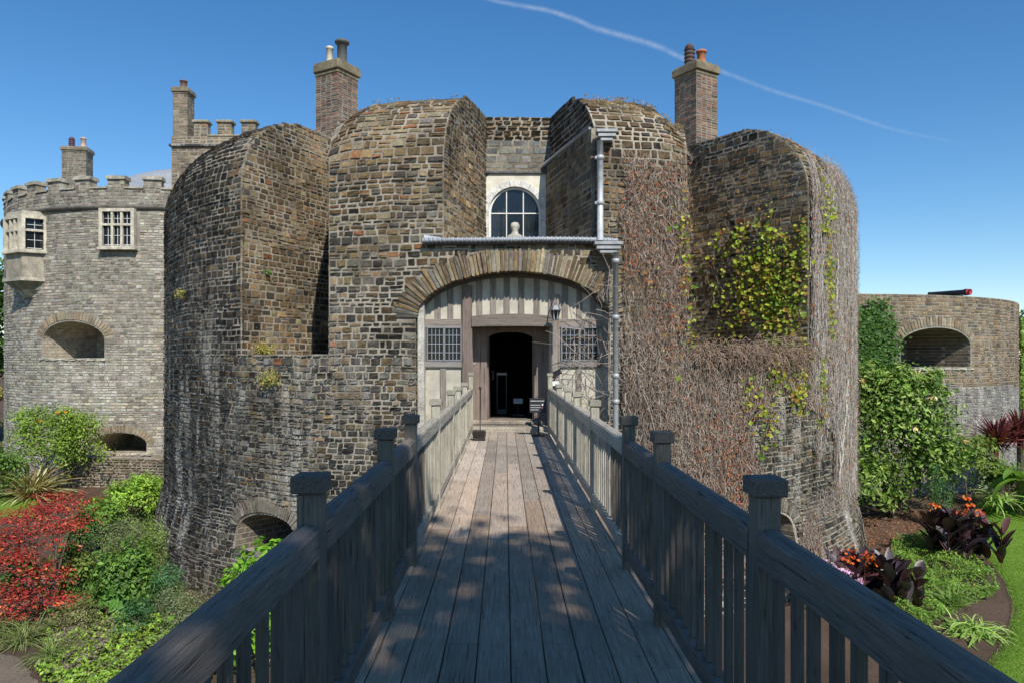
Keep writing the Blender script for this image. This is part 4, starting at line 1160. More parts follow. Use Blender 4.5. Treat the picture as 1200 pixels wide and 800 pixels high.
def railing(xr, posts, label, side):
    rl = thing('timber_railing', (xr, 7, 0), label, 'railing', 'timber railings of the footbridge')
    base = np.array([.175, .142, .115])
    for y in posts:
        far = y > 6.5
        c = vary(base * (3. if far else 1.05) * np.array([.88 if far else 1., 1.0, .95 if far else .97]), 1, .12)[0]  # far posts much paler: sunlight past the tree shade painted into the colour
        hp = 1.1 + (.14 if y > 15 else 0) + (rng.uniform(-.01, .01)); hw = .046
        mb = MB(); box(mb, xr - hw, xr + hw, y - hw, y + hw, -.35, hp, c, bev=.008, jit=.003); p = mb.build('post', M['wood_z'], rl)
        if y > 15: p['label'] = 'paler post, slightly taller than the rest'
        mb = MB(); cc = c * .8; cc[3] = 1
        box(mb, xr - .062, xr + .062, y - .062, y + .062, hp, hp + .066, cc, bev=.005, jit=.002)
        mb.build('post_cap', M['wood_y'], p)
    P = [-2.6, -.2] + list(posts)
    P = sorted(P)
    for a, b in zip(P[:-1], P[1:]):
        ym = (a + b) / 2; c = vary(base * (3. if ym > 6.5 else 1.15) * np.array([.9 if ym > 6.5 else 1, .98, .97 if ym > 6.5 else .97]), 1, .1)[0]  # rails carry the same painted sunlit and shaded tones
        mb = MB()
        # handrail, top slightly pitched
        y0, y1 = a + .055, b - .055; zz = .98 + rng.uniform(-.006, .006)
        w2 = .045
        V = np.array([[sx * w2, yy, z] for yy in (y0, y1) for sx, z in ((-1, zz - .12), (1, zz - .12), (1, zz - .02), (.8, zz - .004), (0, zz + .008), (-.8, zz - .004), (-1, zz - .02))]); V[:, 0] += xr
        k = 7; i_ = np.arange(k); j_ = (i_ + 1) % k
        # subdivide for gentle warp not needed
        mb.add(V, [np.stack([i_, j_, j_ + k, i_ + k], 1)[:, ::-1], i_[::-1][None][:, ::-1], (i_ + k)[None][:, ::-1]], c, 0, smooth=False)
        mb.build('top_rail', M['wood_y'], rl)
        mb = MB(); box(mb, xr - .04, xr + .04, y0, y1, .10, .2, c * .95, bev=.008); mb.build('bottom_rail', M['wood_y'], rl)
    ys = []
    for a, b in zip(P[:-1], P[1:]):
        n = max(1, int(round((b - a) / .14)) - 1)
        ys += list(a + (b - a) * (np.arange(n) + 1) / (n + 1))
    ys = sorted(ys, key=lambda q: abs(q - 3)); rest = MB()
    ys = sorted([q for q in ys]); vis = [q for q in ys if q > 1.2]
    one = vis[:100]; tail = [q for q in ys if q not in one]
    for q in ys:
        c = vary(base * (3. if q > 6.5 else .9) * np.array([.9 if q > 6.5 else 1., .99, .96 if q > 6.5 else .97]), 1, .18)[0]  # balusters too: sunlit far tone and shaded near tone set by colour
        lean = rng.uniform(-.004, .004)
        t_ = MB() if q in one else rest
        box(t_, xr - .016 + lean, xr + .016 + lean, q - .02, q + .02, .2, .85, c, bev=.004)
        if q in one: t_.build('baluster', M['wood_z'], rl)
    if tail:
        o = rest.build('baluster', M['wood_z'], rl); o['kind'] = 'stuff'
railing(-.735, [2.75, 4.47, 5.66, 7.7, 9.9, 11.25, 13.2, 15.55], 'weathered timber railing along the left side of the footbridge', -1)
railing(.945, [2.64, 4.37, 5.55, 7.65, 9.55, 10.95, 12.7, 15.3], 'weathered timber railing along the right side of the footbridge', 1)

# items at the door -------------------------------------------------
q = px(561.5, 515, 14.3)
bs = thing('boot_brush', (q[0], 14.3, 0), 'black bristly boot brush with a tall thin handle beside the left railing', 'boot brush')
mb = MB(); box(mb, q[0] - .12, q[0] + .12, 14.16, 14.44, .0, .05, (.05, .04, .035)); mb.build('base', M['metal'], bs)
mb = MB(); 
for _ in range(700):
    x_, y_ = q[0] + rng.uniform(-.11, .11), 14.3 + rng.uniform(-.13, .13); h_ = rng.uniform(.1, .2)
    d_ = rng.uniform(-.03, .03, 2); tube(mb, [(x_, y_, .04), (x_ + d_[0], y_ + d_[1], h_)], .004, 3, (.05, .04, .035), cap=False)
mb.build('bristles', M['bristle'], bs)
mb = MB(); tube(mb, [(q[0] + .02, 14.35, .05), (q[0] + .02, 14.35, px(0, 455, 14.35)[2])], .012, 8, (.06, .05, .05)); lathe(mb, q[0] + .02, 14.35, [(.001, .98), (.03, 1.0), (.03, 1.04), (.001, 1.06)], 8, (.06, .05, .05)); mb.build('handle', M['metal'], bs)

q = px(631, 475, 15.0)
sg = thing('notice_sign', (q[0], 15.0, 0), 'small black notice board with white lines of text on a short stand by the door', 'sign')
z0, z1 = px(0, 483, 15.)[2], px(0, 466, 15.)[2]; xa, xb = px(620.5, 0, 15)[0], px(640, 0, 15)[0]
mb = MB(); box(mb, xa, xb, 14.98, 15.0, z0, z1, (.015, .015, .018)); bd = mb.build('board', M['paint'], sg)
mb = MB()
def dash(x0, x1, z, h, col):
    box(mb, xa + x0 * (xb - xa), xa + x1 * (xb - xa), 14.976, 14.979, z0 + z * (z1 - z0), z0 + (z + h) * (z1 - z0), col, bev=.0003)
x_ = .07
for (zz, ends, hh) in ((.78, .9, .06), (.5, .66, .05), (.34, .66, .05), (.18, .55, .05)):
    x_ = .06
    while x_ < ends:
        w_ = rng.uniform(.05, .11); dash(x_, min(x_ + w_, ends), zz, hh, (.5, .5, .5)); x_ += w_ + .015
dash(.74, .82, .48, .14, (.8, .75, .75)); dash(.74, .82, .26, .14, (.7, .25, .25))
mb.build('lettering', M['paint'], bd)
mb = MB(); box(mb, q[0] - .02, q[0] + .02, 15.0, 15.03, .0, z0 + .1, (.04, .04, .045)); box(mb, q[0] - .13, q[0] + .13, 14.9, 15.16, .0, .03, (.03, .03, .03), bev=.01); mb.build('stand', M['metal'], sg)

q = px(651, 365, 15.5)
ln = thing('wall_lantern', tuple(q), 'grey metal lantern with glass sides hanging right of the door', 'lantern')
mb = MB(); x_, y_, z_ = q
lathe(mb, x_, y_, [(.001, z_ + .2), (.025, z_ + .19), (.02, z_ + .14), (.07, z_ + .12), (.125, z_ + .04), (.125, z_ + .02), (.105, z_ + .015), (.001, z_ + .015)], 6, (.25, .26, .26), smooth=False)
for a in np.arange(6) * pi / 3: tube(mb, [(x_ + .1 * math.cos(a), y_ + .1 * math.sin(a), z_ + .02), (x_ + .065 * math.cos(a), y_ + .065 * math.sin(a), z_ - .17)], .008, 5, (.45, .47, .47))
lathe(mb, x_, y_, [(.001, z_ - .2), (.05, z_ - .19), (.075, z_ - .165), (.001, z_ - .165)], 6, (.45, .47, .47), smooth=False)
tube(mb, [(x_, y_, z_ + .18), (x_, y_ + .02, z_ + .28), (x_ - .01, FY - .06, z_ + .3)], .013, 6, (.25, .25, .25))
mb.build('frame', M['metal'], ln)
mb = MB(); lathe(mb, x_, y_, [(.07, z_ - .165), (.1, z_ + .015)], 6, (.6, .6, .6), smooth=False); mb.build('pane', M['glass2'], ln)
mb = MB(); tube(mb, [(x_ - .04, FY - .1, z_ + .1), (x_ - .035, FY - .1, z_ - .9)], .009, 5, (.05, .05, .05)); mb.build('cable', M['metal'], ln)
q = px(652, 437, 15.5)
cm = thing('floodlight', tuple(q), 'black tilted floodlight above a white box at the top of the right railing', 'floodlight')
mb = MB(); ca, sa = math.cos(.5), math.sin(.5); obox(mb, q, (ca, 0, sa), (0, 1, 0), (-sa, 0, ca), -.11, .11, -.08, .08, -.055, .055, (.02, .02, .022)); tube(mb, [q, q + [-.05, .1, -.18]], .015, 6, (.03, .03, .03)); mb.build('lamp_head', M['metal'], cm)
q = px(651, 449, 15.5); mb = MB(); box(mb, q[0] - .075, q[0] + .075, 15.42, 15.6, q[2] - .05, q[2] + .05, (.75, .75, .72)); box(mb, q[0] - .05, q[0] + .05, 15.45, 15.58, 0., q[2] - .05, (.03, .03, .03)); tag(mb.build('junction_box', M['paint']), 'small white box standing behind the last right railing post', 'junction box')

# ------------------------------------------------------------------ VEGETATION
rng = np.random.default_rng(11)
def leaves(mb, P, N, size, cols, asp=.5, fold=.25, m=0):
    """P (n,3) positions, N (n,3) facing, rhombic folded leaves"""
    n = len(P); N = N / (np.linalg.norm(N, axis=1)[:, None] + 1e-9)
    r = rng.normal(size=(n, 3)); t = np.cross(N, r); t /= np.linalg.norm(t, axis=1)[:, None] + 1e-9
    b = np.cross(N, t); s = np.broadcast_to(np.asarray(size, float), (n,))[:, None] * rng.uniform(.65, 1.3, (n, 1))
    tip = P + t * s * .5; base = P - t * s * .5; mid = P - N * s * fold * asp * .5
    l_ = mid + b * s * asp * .5 + N * s * fold * asp; r_ = mid - b * s * asp * .5 + N * s * fold * asp
    m1 = P - N * s * .06
    V = np.stack([base, l_, tip, r_], 1).reshape(-1, 3)
    k = np.arange(n)[:, None] * 4
    mb.add(V, [k + np.array([[0, 3, 2]]), k + np.array([[0, 2, 1]])], np.repeat(cols, 4, 0), m, smooth=False)
def lpal(pal, n, j=.22): return pick(pal, n, j, 1.)

def cloud(blobs, n, size, pal, asp=.5, up=.5, shell=.5, clump=None, cl_r=.18, mb=None, keep=.0, dark=True):
    mb = mb or MB(); vol = np.array([b[3] * b[4] * b[5] for b in blobs]) ** .67; vol /= vol.sum()
    for b, w_ in zip(blobs, vol):
        k = int(n * w_); c = np.array(b[:3]); rr = np.array(b[3:6])
        nc = clump or max(6, k // 30)
        d = rng.normal(size=(nc, 3)); d /= np.linalg.norm(d, axis=1)[:, None]; d[:, 2] = np.where(d[:, 2] < -.5, -d[:, 2], d[:, 2])
        rad = rng.uniform(shell, 1.05, nc)[:, None]; cc = d * rad
        idx = rng.integers(0, nc, k); off = rng.normal(size=(k, 3)) * cl_r
        loc = cc[idx] + off; P = c + loc * rr
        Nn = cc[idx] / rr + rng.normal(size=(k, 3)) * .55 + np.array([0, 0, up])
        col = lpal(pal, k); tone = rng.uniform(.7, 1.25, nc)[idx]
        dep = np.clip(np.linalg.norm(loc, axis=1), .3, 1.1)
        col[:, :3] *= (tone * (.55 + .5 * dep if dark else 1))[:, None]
        g = gz(P[:, 0], P[:, 1]); P[:, 2] = np.maximum(P[:, 2], g + .03)
        leaves(mb, P, Nn, size, np.clip(col, 0, 1), asp)
    return mb
def stemsof(blobs, base, n=7, r=.025, col=(.16, .12, .08)):
    mb = MB(); base = np.array(base, float)
    for i in range(n):
        b = blobs[i % len(blobs)]; t = np.array(b[:3]) + rng.uniform(-.6, .6, 3) * np.array(b[3:6]); b0 = base + [rng.uniform(-.1, .1), rng.uniform(-.1, .1), -.1]
        m_ = (b0 + t) / 2 + rng.uniform(-.12, .12, 3); ts = np.linspace(0, 1, 7)[:, None]
        pts = (1 - ts) ** 2 * b0 + 2 * ts * (1 - ts) * m_ + ts ** 2 * t
        tube(mb, pts, np.linspace(r, r * .3, 7), 5, col)
        for _ in range(3):
            k = rng.integers(2, 6); e = pts[k] + rng.normal(size=3) * np.array(b[3:6]) * .4; tube(mb, [pts[k], (pts[k] + e) / 2 + rng.normal(size=3) * .04, e], [r * .4, r * .3, r * .12], 4, col)
    return mb
def shrub(name, label, cat, blobs, n, size, pal, base=None, mat='leaf', flowers=None, group=None, sr=.022, ns=7, **kw):
    b0 = blobs[0]
    if base is None: base = (b0[0], b0[1], float(gz(b0[0], b0[1])))
    th = thing(name, base, label, cat, group)
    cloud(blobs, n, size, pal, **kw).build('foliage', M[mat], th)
    stemsof(blobs, base, ns, sr).build('stem', M['bark'], th)
    if flowers:
        nf, fs, fc = flowers; mb = MB()
        for _ in range(nf):
            if nf < 40: mb = MB()
            b = blobs[rng.integers(len(blobs))]; d = rng.normal(size=3); d /= np.linalg.norm(d); d[1] = -abs(d[1]); d[2] = abs(d[2]) * .8
            P = np.array(b[:3]) + d * np.array(b[3:6]) * 1.05; k = 7
            leaves(mb, P + rng.normal(size=(k, 3)) * fs * .35, np.tile(d, (k, 1)) + rng.normal(size=(k, 3)) * .5, fs, lpal(fc, k, .1), .8)
            if nf < 40: mb.build('flower', M['petal'], th)
        if nf >= 40: mb.build('flower', M['petal'], th)['kind'] = 'stuff'
    return th
def blades(mb, base, n, L, W, pal, arch=.6, spread=(.2, 1.2), seg=7, jit=.1, fold=0., wprof=None, droop=1., stripe=None):
    base = np.array(base, float)
    az = rng.uniform(0, 2 * pi, n); el = rng.uniform(*spread, n)   # initial tilt from vertical
    ln_ = L * rng.uniform(.6, 1.15, n); w_ = W * rng.uniform(.7, 1.2, n)
    b = base + np.stack([rng.normal(size=n) * jit, rng.normal(size=n) * jit, np.zeros(n)], 1)
    d = np.stack([np.cos(az), np.sin(az)], 1)
    P = [b]; ang = el.copy(); step = ln_ / seg
    for s in range(seg):
        ang = ang + arch * droop / seg * rng.uniform(.7, 1.5, n)
        p = P[-1] + np.concatenate([d * (np.sin(ang) * step)[:, None], (np.cos(ang) * step)[:, None]], 1); P.append(p)
    P = np.stack(P, 1)                                            # n, seg+1, 3
    side = np.stack([-d[:, 1], d[:, 0], np.zeros(n)], 1)[:, None]
    # twist
    tw = rng.uniform(-.7, .7, n)[:, None, None]; side = side + np.array([0, 0, 1.]) * tw * .6
    t = np.linspace(0, 1, seg + 1)
    wp = np.clip(wprof(t) if wprof else np.sin(pi * (.12 + .88 * t)) ** .6, .02, 1)
    ww = (w_[:, None] * wp[None])[..., None] * .5
    g = gz(P[..., 0], P[..., 1]); P[..., 2] = np.maximum(P[..., 2], g + .02)
    A, B = P - side * ww, P + side * ww
    V = np.stack([A, P + np.array([0, 0, -1.]) * ww * fold, B], 2).reshape(-1, 3)
    k = (seg + 1) * 3; i = np.arange(n)[:, None, None] * k; j = np.arange(seg)[None, :, None] * 3
    Q = np.concatenate([np.stack([i + j + a, i + j + a + 1, i + j + a + 4, i + j + a + 3], -1).reshape(-1, 4) for a in (0, 1)])
    c = lpal(pal, n, .2)
    C = np.repeat(c, k, 0)
    mb.add(V, Q, C, 0)
    return P

GR = [(.09, .17, .03), (.07, .14, .025), (.12, .21, .04), (.05, .10, .02)]
LIME = [(.18, .29, .04), (.14, .24, .035), (.24, .34, .06)]
GREY = [(.16, .19, .10), (.12, .15, .08), (.2, .22, .13)]
DKG = [(.035, .08, .02), (.05, .11, .025), (.07, .13, .03)]
BLUEG = [(.06, .14, .06), (.08, .17, .08)]
def gB(x, y, dz=0): X, Y = gpx(x, y); return X, Y, float(gz(X, Y)) + dz

# left garden
zz = -3.6
shrub('flowering_shrub', 'large lime green leafy shrub at the foot of the pale round tower', 'shrub',
      [(-17.6, 28.2, -1.9, 1.5, .9, 1.2), (-16.5, 28.2, -1.6, 1.1, .8, 1.1), (-18.3, 28.3, -1.1, .9, .7, .8), (-17.0, 28.2, -.9, .8, .7, .7)], 6500, .13, [(.16, .24, .035), (.12, .2, .03), (.2, .28, .05)], flowers=(3, .09, [(.6, .25, .05)]))
shrub('garden_shrub', 'dark green broad shrub at the left edge below the pale round tower', 'shrub', [(-19., 26.8, -2.6, 1.2, .8, .9)], 2600, .15, GR)
th = thing('flax_plant', (-17.6, 26.9, zz), 'spiky bronze and cream striped flax plant below the pale round tower', 'plant')
mb = MB(); blades(mb, (-17.6, 26.9, zz), 260, 1.9, .07, [(.28, .29, .15), (.45, .42, .3), (.16, .15, .08), (.24, .15, .1)], .9, (.15, 1.1)); mb.build('leaf', M['leaf'], th)
# red maple
ax_, ay_, az_ = gB(62, 715)
mp = thing('maple_tree', (ax_, ay_, az_), 'low spreading red leaved maple tree at the left edge of the garden', 'tree')
lay = []
for (x, y, Y, rx, ry, rz) in ((20, 610, 17.5, 1.5, 1.1, .3), (60, 598, 17.8, .9, .8, .26), (85, 618, 17.4, .5, .6, .2), (-30, 640, 17, 1.3, 1.2, .3), (10, 655, 16.4, .7, .8, .22), (30, 700, 15.6, 1.1, .7, .2), (70, 705, 15.4, .55, .5, .15), (5, 720, 15.3, .7, .5, .15), (-40, 700, 15.5, 1.2, 1., .25), (72, 586, 18., .8, .7, .26), (25, 630, 17., 1.2, .9, .35), (45, 675, 16., .7, .7, .3)):
    c = px(x, y, Y); lay.append((*c, rx, ry, rz))
MP = [(.36, .03, .035), (.28, .025, .03), (.42, .06, .04), (.42, .13, .06), (.24, .03, .03), (.16, .05, .04)]
cloud(lay, 8000, .08, MP, asp=.55, up=1.2, shell=.25, cl_r=.2, clump=42, dark=False).build('crown', M['leaf'], mp)
mb = MB()
for b in lay:
    t = np.array(b[:3]); b0 = np.array([ax_, ay_, az_ - .1]); m_ = b0 + (t - b0) * [.35, .35, .65] + rng.uniform(-.1, .1, 3); ts = np.linspace(0, 1, 9)[:, None]
    pts = (1 - ts) ** 2 * b0 + 2 * ts * (1 - ts) * m_ + ts ** 2 * t; tube(mb, pts, np.linspace(.032, .008, 9), 6, (.11, .08, .065))
    for _ in range(6): e = t + rng.uniform(-.8, .8, 3) * np.array(b[3:6]); tube(mb, [pts[6], (pts[6] + e) / 2, e], [.012, .01, .005], 4, (.17, .13, .10))
mb.build('trunk', M['bark'], mp)

def sh(x, y, w, h, label, name='garden_shrub', n=1800, size=.09, pal=GR, cat='shrub', d=None, **kw):
    """x centre px, y base px, w,h in px"""
    X, Y, Z = gB(x, y); s = Y / F; w_, h_ = w * s / 2, h * s
    bl = [(X, Y, Z + h_ * .5, w_ * .9, (d or w_ * .8), h_ * .52)]
    for _ in range(3): bl.append((X + rng.uniform(-.5, .5) * w_, Y + rng.uniform(-.3, .3) * w_, Z + h_ * rng.uniform(.35, .85), w_ * .5, w_ * .5, h_ * .35))
    return shrub(name, label, cat, bl, n, size, pal, base=(X, Y, Z), **kw)
sh(158, 612, 70, 50, 'bright lime green shrub close against the left flank of the gatehouse', n=2600, size=.13, pal=LIME)
sh(118, 632, 55, 48, 'yellow green leafy shrub second from the tower foot in the left garden', n=1800, size=.12, pal=[(.13, .22, .04), (.1, .18, .03)])
sh(175, 600, 50, 42, 'light green shrub half hidden behind the lime shrub by the flank', n=1500, size=.12, pal=LIME)
sh(100, 655, 44, 55, 'deep green round shrub behind the red maple', n=1600, size=.1, pal=DKG)
sh(140, 668, 75, 62, 'grey green feathery shrub in the middle of the left garden', n=2800, size=.07, pal=GREY, asp=.3)
sh(150, 718, 85, 75, 'tall mid green leafy shrub at the centre of the left garden', n=3200, size=.12, pal=GR)
sh(182, 705, 36, 96, 'upright yellow green conical shrub beside the gatehouse base', n=2400, size=.06, pal=[(.15, .2, .05), (.11, .16, .035)], asp=.35, ns=5)
sh(196, 722, 44, 62, 'blue green soft shrub touching the gatehouse base', n=2000, size=.07, pal=BLUEG, asp=.35)
sh(128, 725, 50, 40, 'broad leaved dark shrub right of the maple trunk', n=700, size=.22, pal=[(.08, .17, .04), (.11, .22, .05)], asp=.4)
sh(218, 752, 90, 60, 'silvery green low shrub below the railing on the left', n=3600, size=.055, pal=GREY, asp=.35)
sh(85, 745, 75, 38, 'straw coloured low shrub at the foot of the maple', n=1600, size=.07, pal=[(.2, .19, .09), (.15, .16, .07)], asp=.3)
sh(160, 745, 50, 40, 'small blue green shrub in front of the tall leafy shrub', n=1400, size=.07, pal=BLUEG, asp=.35)
sh(90, 690, 60, 50, 'olive green shrub in the shade of the maple', n=1600, size=.09, pal=[(.1, .14, .03), (.08, .11, .025)])
sh(20, 700, 70, 55, 'dark green shrub under the left side of the maple', n=1600, size=.1, pal=DKG)
for (x, y, l) in ((30, 752, 'arching grey green grass tuft near the path'), (62, 772, 'fine drooping grass tuft nearest the path'), (8, 742, 'short dry grass tuft at the left edge')):
    X, Y, Z = gB(x, y); t_ = thing('grass_tuft', (X, Y, Z), l, 'grass tuft', 'grass tufts in the left bed')
    mb = MB(); blades(mb, (X, Y, Z), 260, .75, .014, [(.15, .19, .08), (.2, .22, .1), (.11, .15, .05)], 1.3, (.1, 1.1), jit=.09); mb.build('leaf', M['leaf'], t_)
# bright shrub peeping above the left railing
shrub('garden_shrub', 'fresh green broad leaved shrub peeping over the left railing below the gun opening', 'shrub', [(*px(312, 668, 13.5), .5, .4, .5), (*px(296, 690, 13.4), .55, .4, .5), (*px(322, 655, 13.6), .3, .3, .3), (*px(290, 750, 13.2), .8, .5, .9)], 1500, .14, [(.13, .27, .02), (.17, .33, .03)])

# ground cover
def cover(name, label, pts, n, size, pal, hgt=.25, asp=.6, mat='leaf'):
    poly = [gpx(*p) for p in pts]; xs_ = [p[0] for p in poly]; ys_ = [p[1] for p in poly]
    out = []
    while len(out) < n:
        x = rng.uniform(min(xs_), max(xs_), n); y = rng.uniform(min(ys_), max(ys_), n); k = inpoly(poly, x, y); out += list(zip(x[k], y[k]))
    P = np.array(out[:n]); m_ = vn(P[:, 0] * 2.2, P[:, 1] * 2.2, 1); e = vn(P[:, 0] * 6, P[:, 1] * 6, 5)
    z = gz(P[:, 0], P[:, 1]) + hgt * (m_ * .9 + e * .35) * rng.uniform(.55, 1., n) 
    P3 = np.column_stack([P, z]); N = rng.normal(size=(n, 3)) * .5 + [0, -.2, 1.]
    c = lpal(pal, n, .22); c[:, :3] *= (.6 + .75 * e)[:, None]
    mb = MB(); leaves(mb, P3, N, size, c, asp); o = mb.build(name, M[mat]); tag(o, label, 'ground cover', kind='stuff'); return o
cover('ground_cover', 'lime green leafy ground cover at the bottom of the left garden', [(40, 790), (60, 740), (130, 715), (200, 730), (260, 780), (230, 830), (60, 830)], 9000, .085, LIME + [(.12, .13, .07)], .3)
cover('ground_cover', 'purple brown heather patch among the lime ground cover', [(60, 750), (95, 722), (140, 745), (110, 790), (75, 790)], 1800, .06, [(.14, .10, .1), (.17, .13, .12)], .34)
cover('ground_cover', 'patchy mid green ground cover between the left shrubs', [(95, 610), (190, 600), (215, 700), (200, 740), (60, 745), (30, 690), (70, 640)], 9000, .08, GR, .2)
cover('ground_cover', 'fine leaved green ground cover filling the right flower bed', [(1045, 640), (1090, 622), (1135, 650), (1160, 672), (1172, 700), (1130, 715), (1085, 745), (1040, 720)], 16000, .07, [(.14, .24, .035), (.1, .19, .03), (.19, .28, .06), (.07, .13, .02)], .42, .45)
cover('ground_cover', 'olive green creeping ground cover behind the right railing', [(1035, 715), (1085, 738), (1120, 760), (1090, 775), (1020, 745), (1000, 700)], 7000, .06, [(.16, .2, .05), (.12, .16, .04)], .3, .45)
cover('ground_cover', 'scattered dry leaves and bark on the soil beside the gatehouse foot', [(1012, 606), (1095, 596), (1088, 640), (1040, 650), (1015, 640)], 1500, .07, [(.28, .13, .07), (.2, .1, .06)], .02)

# right garden
MG = [(.10, .17, .03), (.07, .13, .02), (.14, .21, .04), (.05, .09, .018), (.19, .25, .07)]
X_ = 24.2
mg = shrub('magnolia_bush', 'large glossy leaved magnolia bush with a few pale blooms between gatehouse and right bastion', 'bush',
      [(*px(1040, 520, X_), 1.3, 1.0, 2.0), (*px(1075, 500, X_), 1.3, 1.0, 1.5), (*px(1095, 545, X_), 1.0, .9, 1.1), (*px(1020, 460, X_ + .6), .8, .7, 1.1), (*px(1060, 455, X_), .9, .7, .7), (*px(1088, 450, X_ + .5), .7, .6, .6), (*px(1030, 570, X_ - .4), 1.1, .8, 1.), (*px(1118, 525, X_), .5, .5, .4)],
      11000, .19, MG, base=(13., 24.4, -3.6), mat='leaf_gloss', asp=.42, sr=.05, ns=12, flowers=(7, .13, [(.7, .62, .42), (.55, .33, .14)]))
sh(1098, 618, 40, 60, 'fine leaved deep green shrub in front of the magnolia', n=2600, size=.07, pal=BLUEG + DKG, asp=.35)
shrub('garden_shrub', 'yellowish green shrub between the magnolia and the palm', 'shrub', [(*px(1135, 525, 25.5), .9, .7, .5), (*px(1150, 545, 25.5), .7, .6, .6)], 1800, .14, [(.15, .2, .04), (.1, .15, .03)], base=(16.3, 25.5, -3.6))
def big_leaf(t): return np.sin(pi * (.06 + .94 * t)) ** .7
bn = thing('banana_plant', (17.6, 24.6, -3.6), 'banana plant with long arching bright green leaves in front of the right bastion', 'plant')
mb = MB()
blades(mb, (17.5, 24.6, -2.5), 20, 1.7, .27, [(.10, .18, .03), (.08, .15, .025), (.13, .2, .04)], 1.6, (.5, 1.2), seg=10, jit=.08, fold=.4, wprof=big_leaf)
blades(mb, (18.4, 24.9, -2.8), 16, 1.5, .25, [(.10, .18, .03), (.07, .14, .025)], 1.5, (.5, 1.2), seg=10, jit=.08, fold=.4, wprof=big_leaf)
blades(mb, (16.6, 24.4, -3.2), 60, 1.0, .07, [(.17, .28, .06), (.22, .3, .1)], 1.5, (.3, 1.2))
mb.build('leaf', M['leaf'], bn)
mb = MB(); tube(mb, [(17.5, 24.6, -3.8), (17.5, 24.6, -2.4)], [.13, .08], 8, (.2, .18, .08)); mb.build('stem', M['bark'], bn); mb = MB(); tube(mb, [(18.4, 24.9, -3.8), (18.4, 24.9, -2.7)], [.12, .07], 8, (.2, .18, .08)); mb.build('stem', M['bark'], bn)
for (x, y, Y, l) in ((1168, 512, 26.2, 'dark red spiky cordyline left of its pair by the right bastion'), (1194, 505, 26.4, 'dark red spiky cordyline at the right edge of the view')):
    c = px(x, y, Y); t_ = thing('cordyline', (c[0], Y, -3.6), l, 'plant', 'red cordylines')
    mb = MB()
    blades(mb, c - [0, 0, .25], 260, 1.2, .08, [(.13, .03, .04), (.08, .022, .03), (.19, .06, .06)], .5, (.0, 1.7), jit=.04); mb.build('leaf', M['leaf_dark'], t_)
    mb = MB(); tube(mb, [(c[0], Y, -3.8), c], [.08, .06], 8, (.15, .12, .09)); mb.build('stem', M['bark'], t_)
def canna(x, y, h, label, nf):
    X, Y, Z = gB(x, y); t_ = thing('canna_plant', (X, Y, Z), label, 'plant', 'dark leaved cannas')
    mb = MB()
    for k in range(22):
        b = (X + rng.normal() * .4, Y + rng.normal() * .28, Z)
        for lv in range(4):
            blades(mb, (b[0], b[1], Z + h * (.1 + .17 * lv)), 3, h * .48, .24, [(.045, .022, .028), (.07, .03, .035), (.03, .02, .03), (.06, .05, .06)], .6, (.05, .6), seg=6, jit=.03, fold=.5, wprof=big_leaf)
        tube(mb, [b, (b[0], b[1], Z + h * .75)], .014, 5, (.08, .03, .03))
    mb.build('leaf', M['leaf_dark'], t_)
    fb = MB(); sb_ = MB()
    for k in range(nf):
        p = np.array([X + rng.uniform(-.5, .5), Y + rng.uniform(-.4, .3), Z + h * rng.uniform(.88, 1.12)])
        fb = MB(); leaves(fb, p + rng.normal(size=(16, 3)) * [.07, .07, .06], rng.normal(size=(16, 3)) + [0, -.6, .5], .10, lpal([(.6, .13, .025), (.62, .2, .04), (.5, .08, .035)], 16, .1), .75); fb.build('flower', M['petal'], t_)
        tube(sb_, [(p[0], p[1], Z + h * .3), p], .01, 4, (.1, .04, .03))
    sb_.build('stem', M['twig'], t_)
canna(1022, 712, 1.25, 'dark purple leaved canna with orange flowers nearest the right railing', 4)
canna(1121, 655, 1.5, 'dark purple leaved canna with orange flowers at the edge of the lawn', 5)
X, Y, Z = gB(1140, 742); t_ = thing('lily_plant', (X, Y, Z), 'arching striped light green strap leaved clump on the soil near the lawn edge', 'plant')
mb = MB(); blades(mb, (X, Y, Z), 170, .85, .035, [(.22, .32, .08), (.3, .38, .16), (.15, .25, .05)], 1.9, (.2, 1.2), jit=.16); mb.build('leaf', M['leaf'], t_)
X, Y, Z = gB(1118, 712); t_ = thing('lily_plant', (X, Y, Z), 'upright narrow leaved green clump behind the striped strap leaved one', 'plant')
mb = MB(); blades(mb, (X, Y, Z), 70, .7, .03, [(.13, .22, .05), (.18, .27, .08)], .8, (.1, .8), jit=.08); mb.build('leaf', M['leaf'], t_)
X, Y, Z = gB(1163, 598); t_ = thing('lily_plant', (X, Y, Z), 'small bright green clump beyond the lawn in front of the banana plant', 'plant')
mb = MB(); blades(mb, (X, Y, Z), 120, .8, .05, [(.17, .28, .06), (.22, .33, .1)], 1.4, (.2, 1.2), jit=.12); mb.build('leaf', M['leaf'], t_)
shrub('aster_clump', 'mauve flowering aster clump at the foot of the gatehouse behind the right railing', 'flowers', [(*px(975, 680, 16.2), .6, .4, .35), (*px(955, 665, 16.3), .4, .3, .25)], 1500, .06, GREY, asp=.35, flowers=(110, .07, [(.5, .3, .6), (.6, .42, .68)]), base=(*gB(975, 700)[:3],))
for (x, y, Y) in ((1185, 560, 24.),):
    shrub('garden_shrub', 'mixed green low shrub under the banana leaves', 'shrub', [(18.2, 24.2, -3.2, 1.0, .6, .5), (17.4, 25.6, -2.8, 1.1, .5, .8)], 2600, .1, GR)

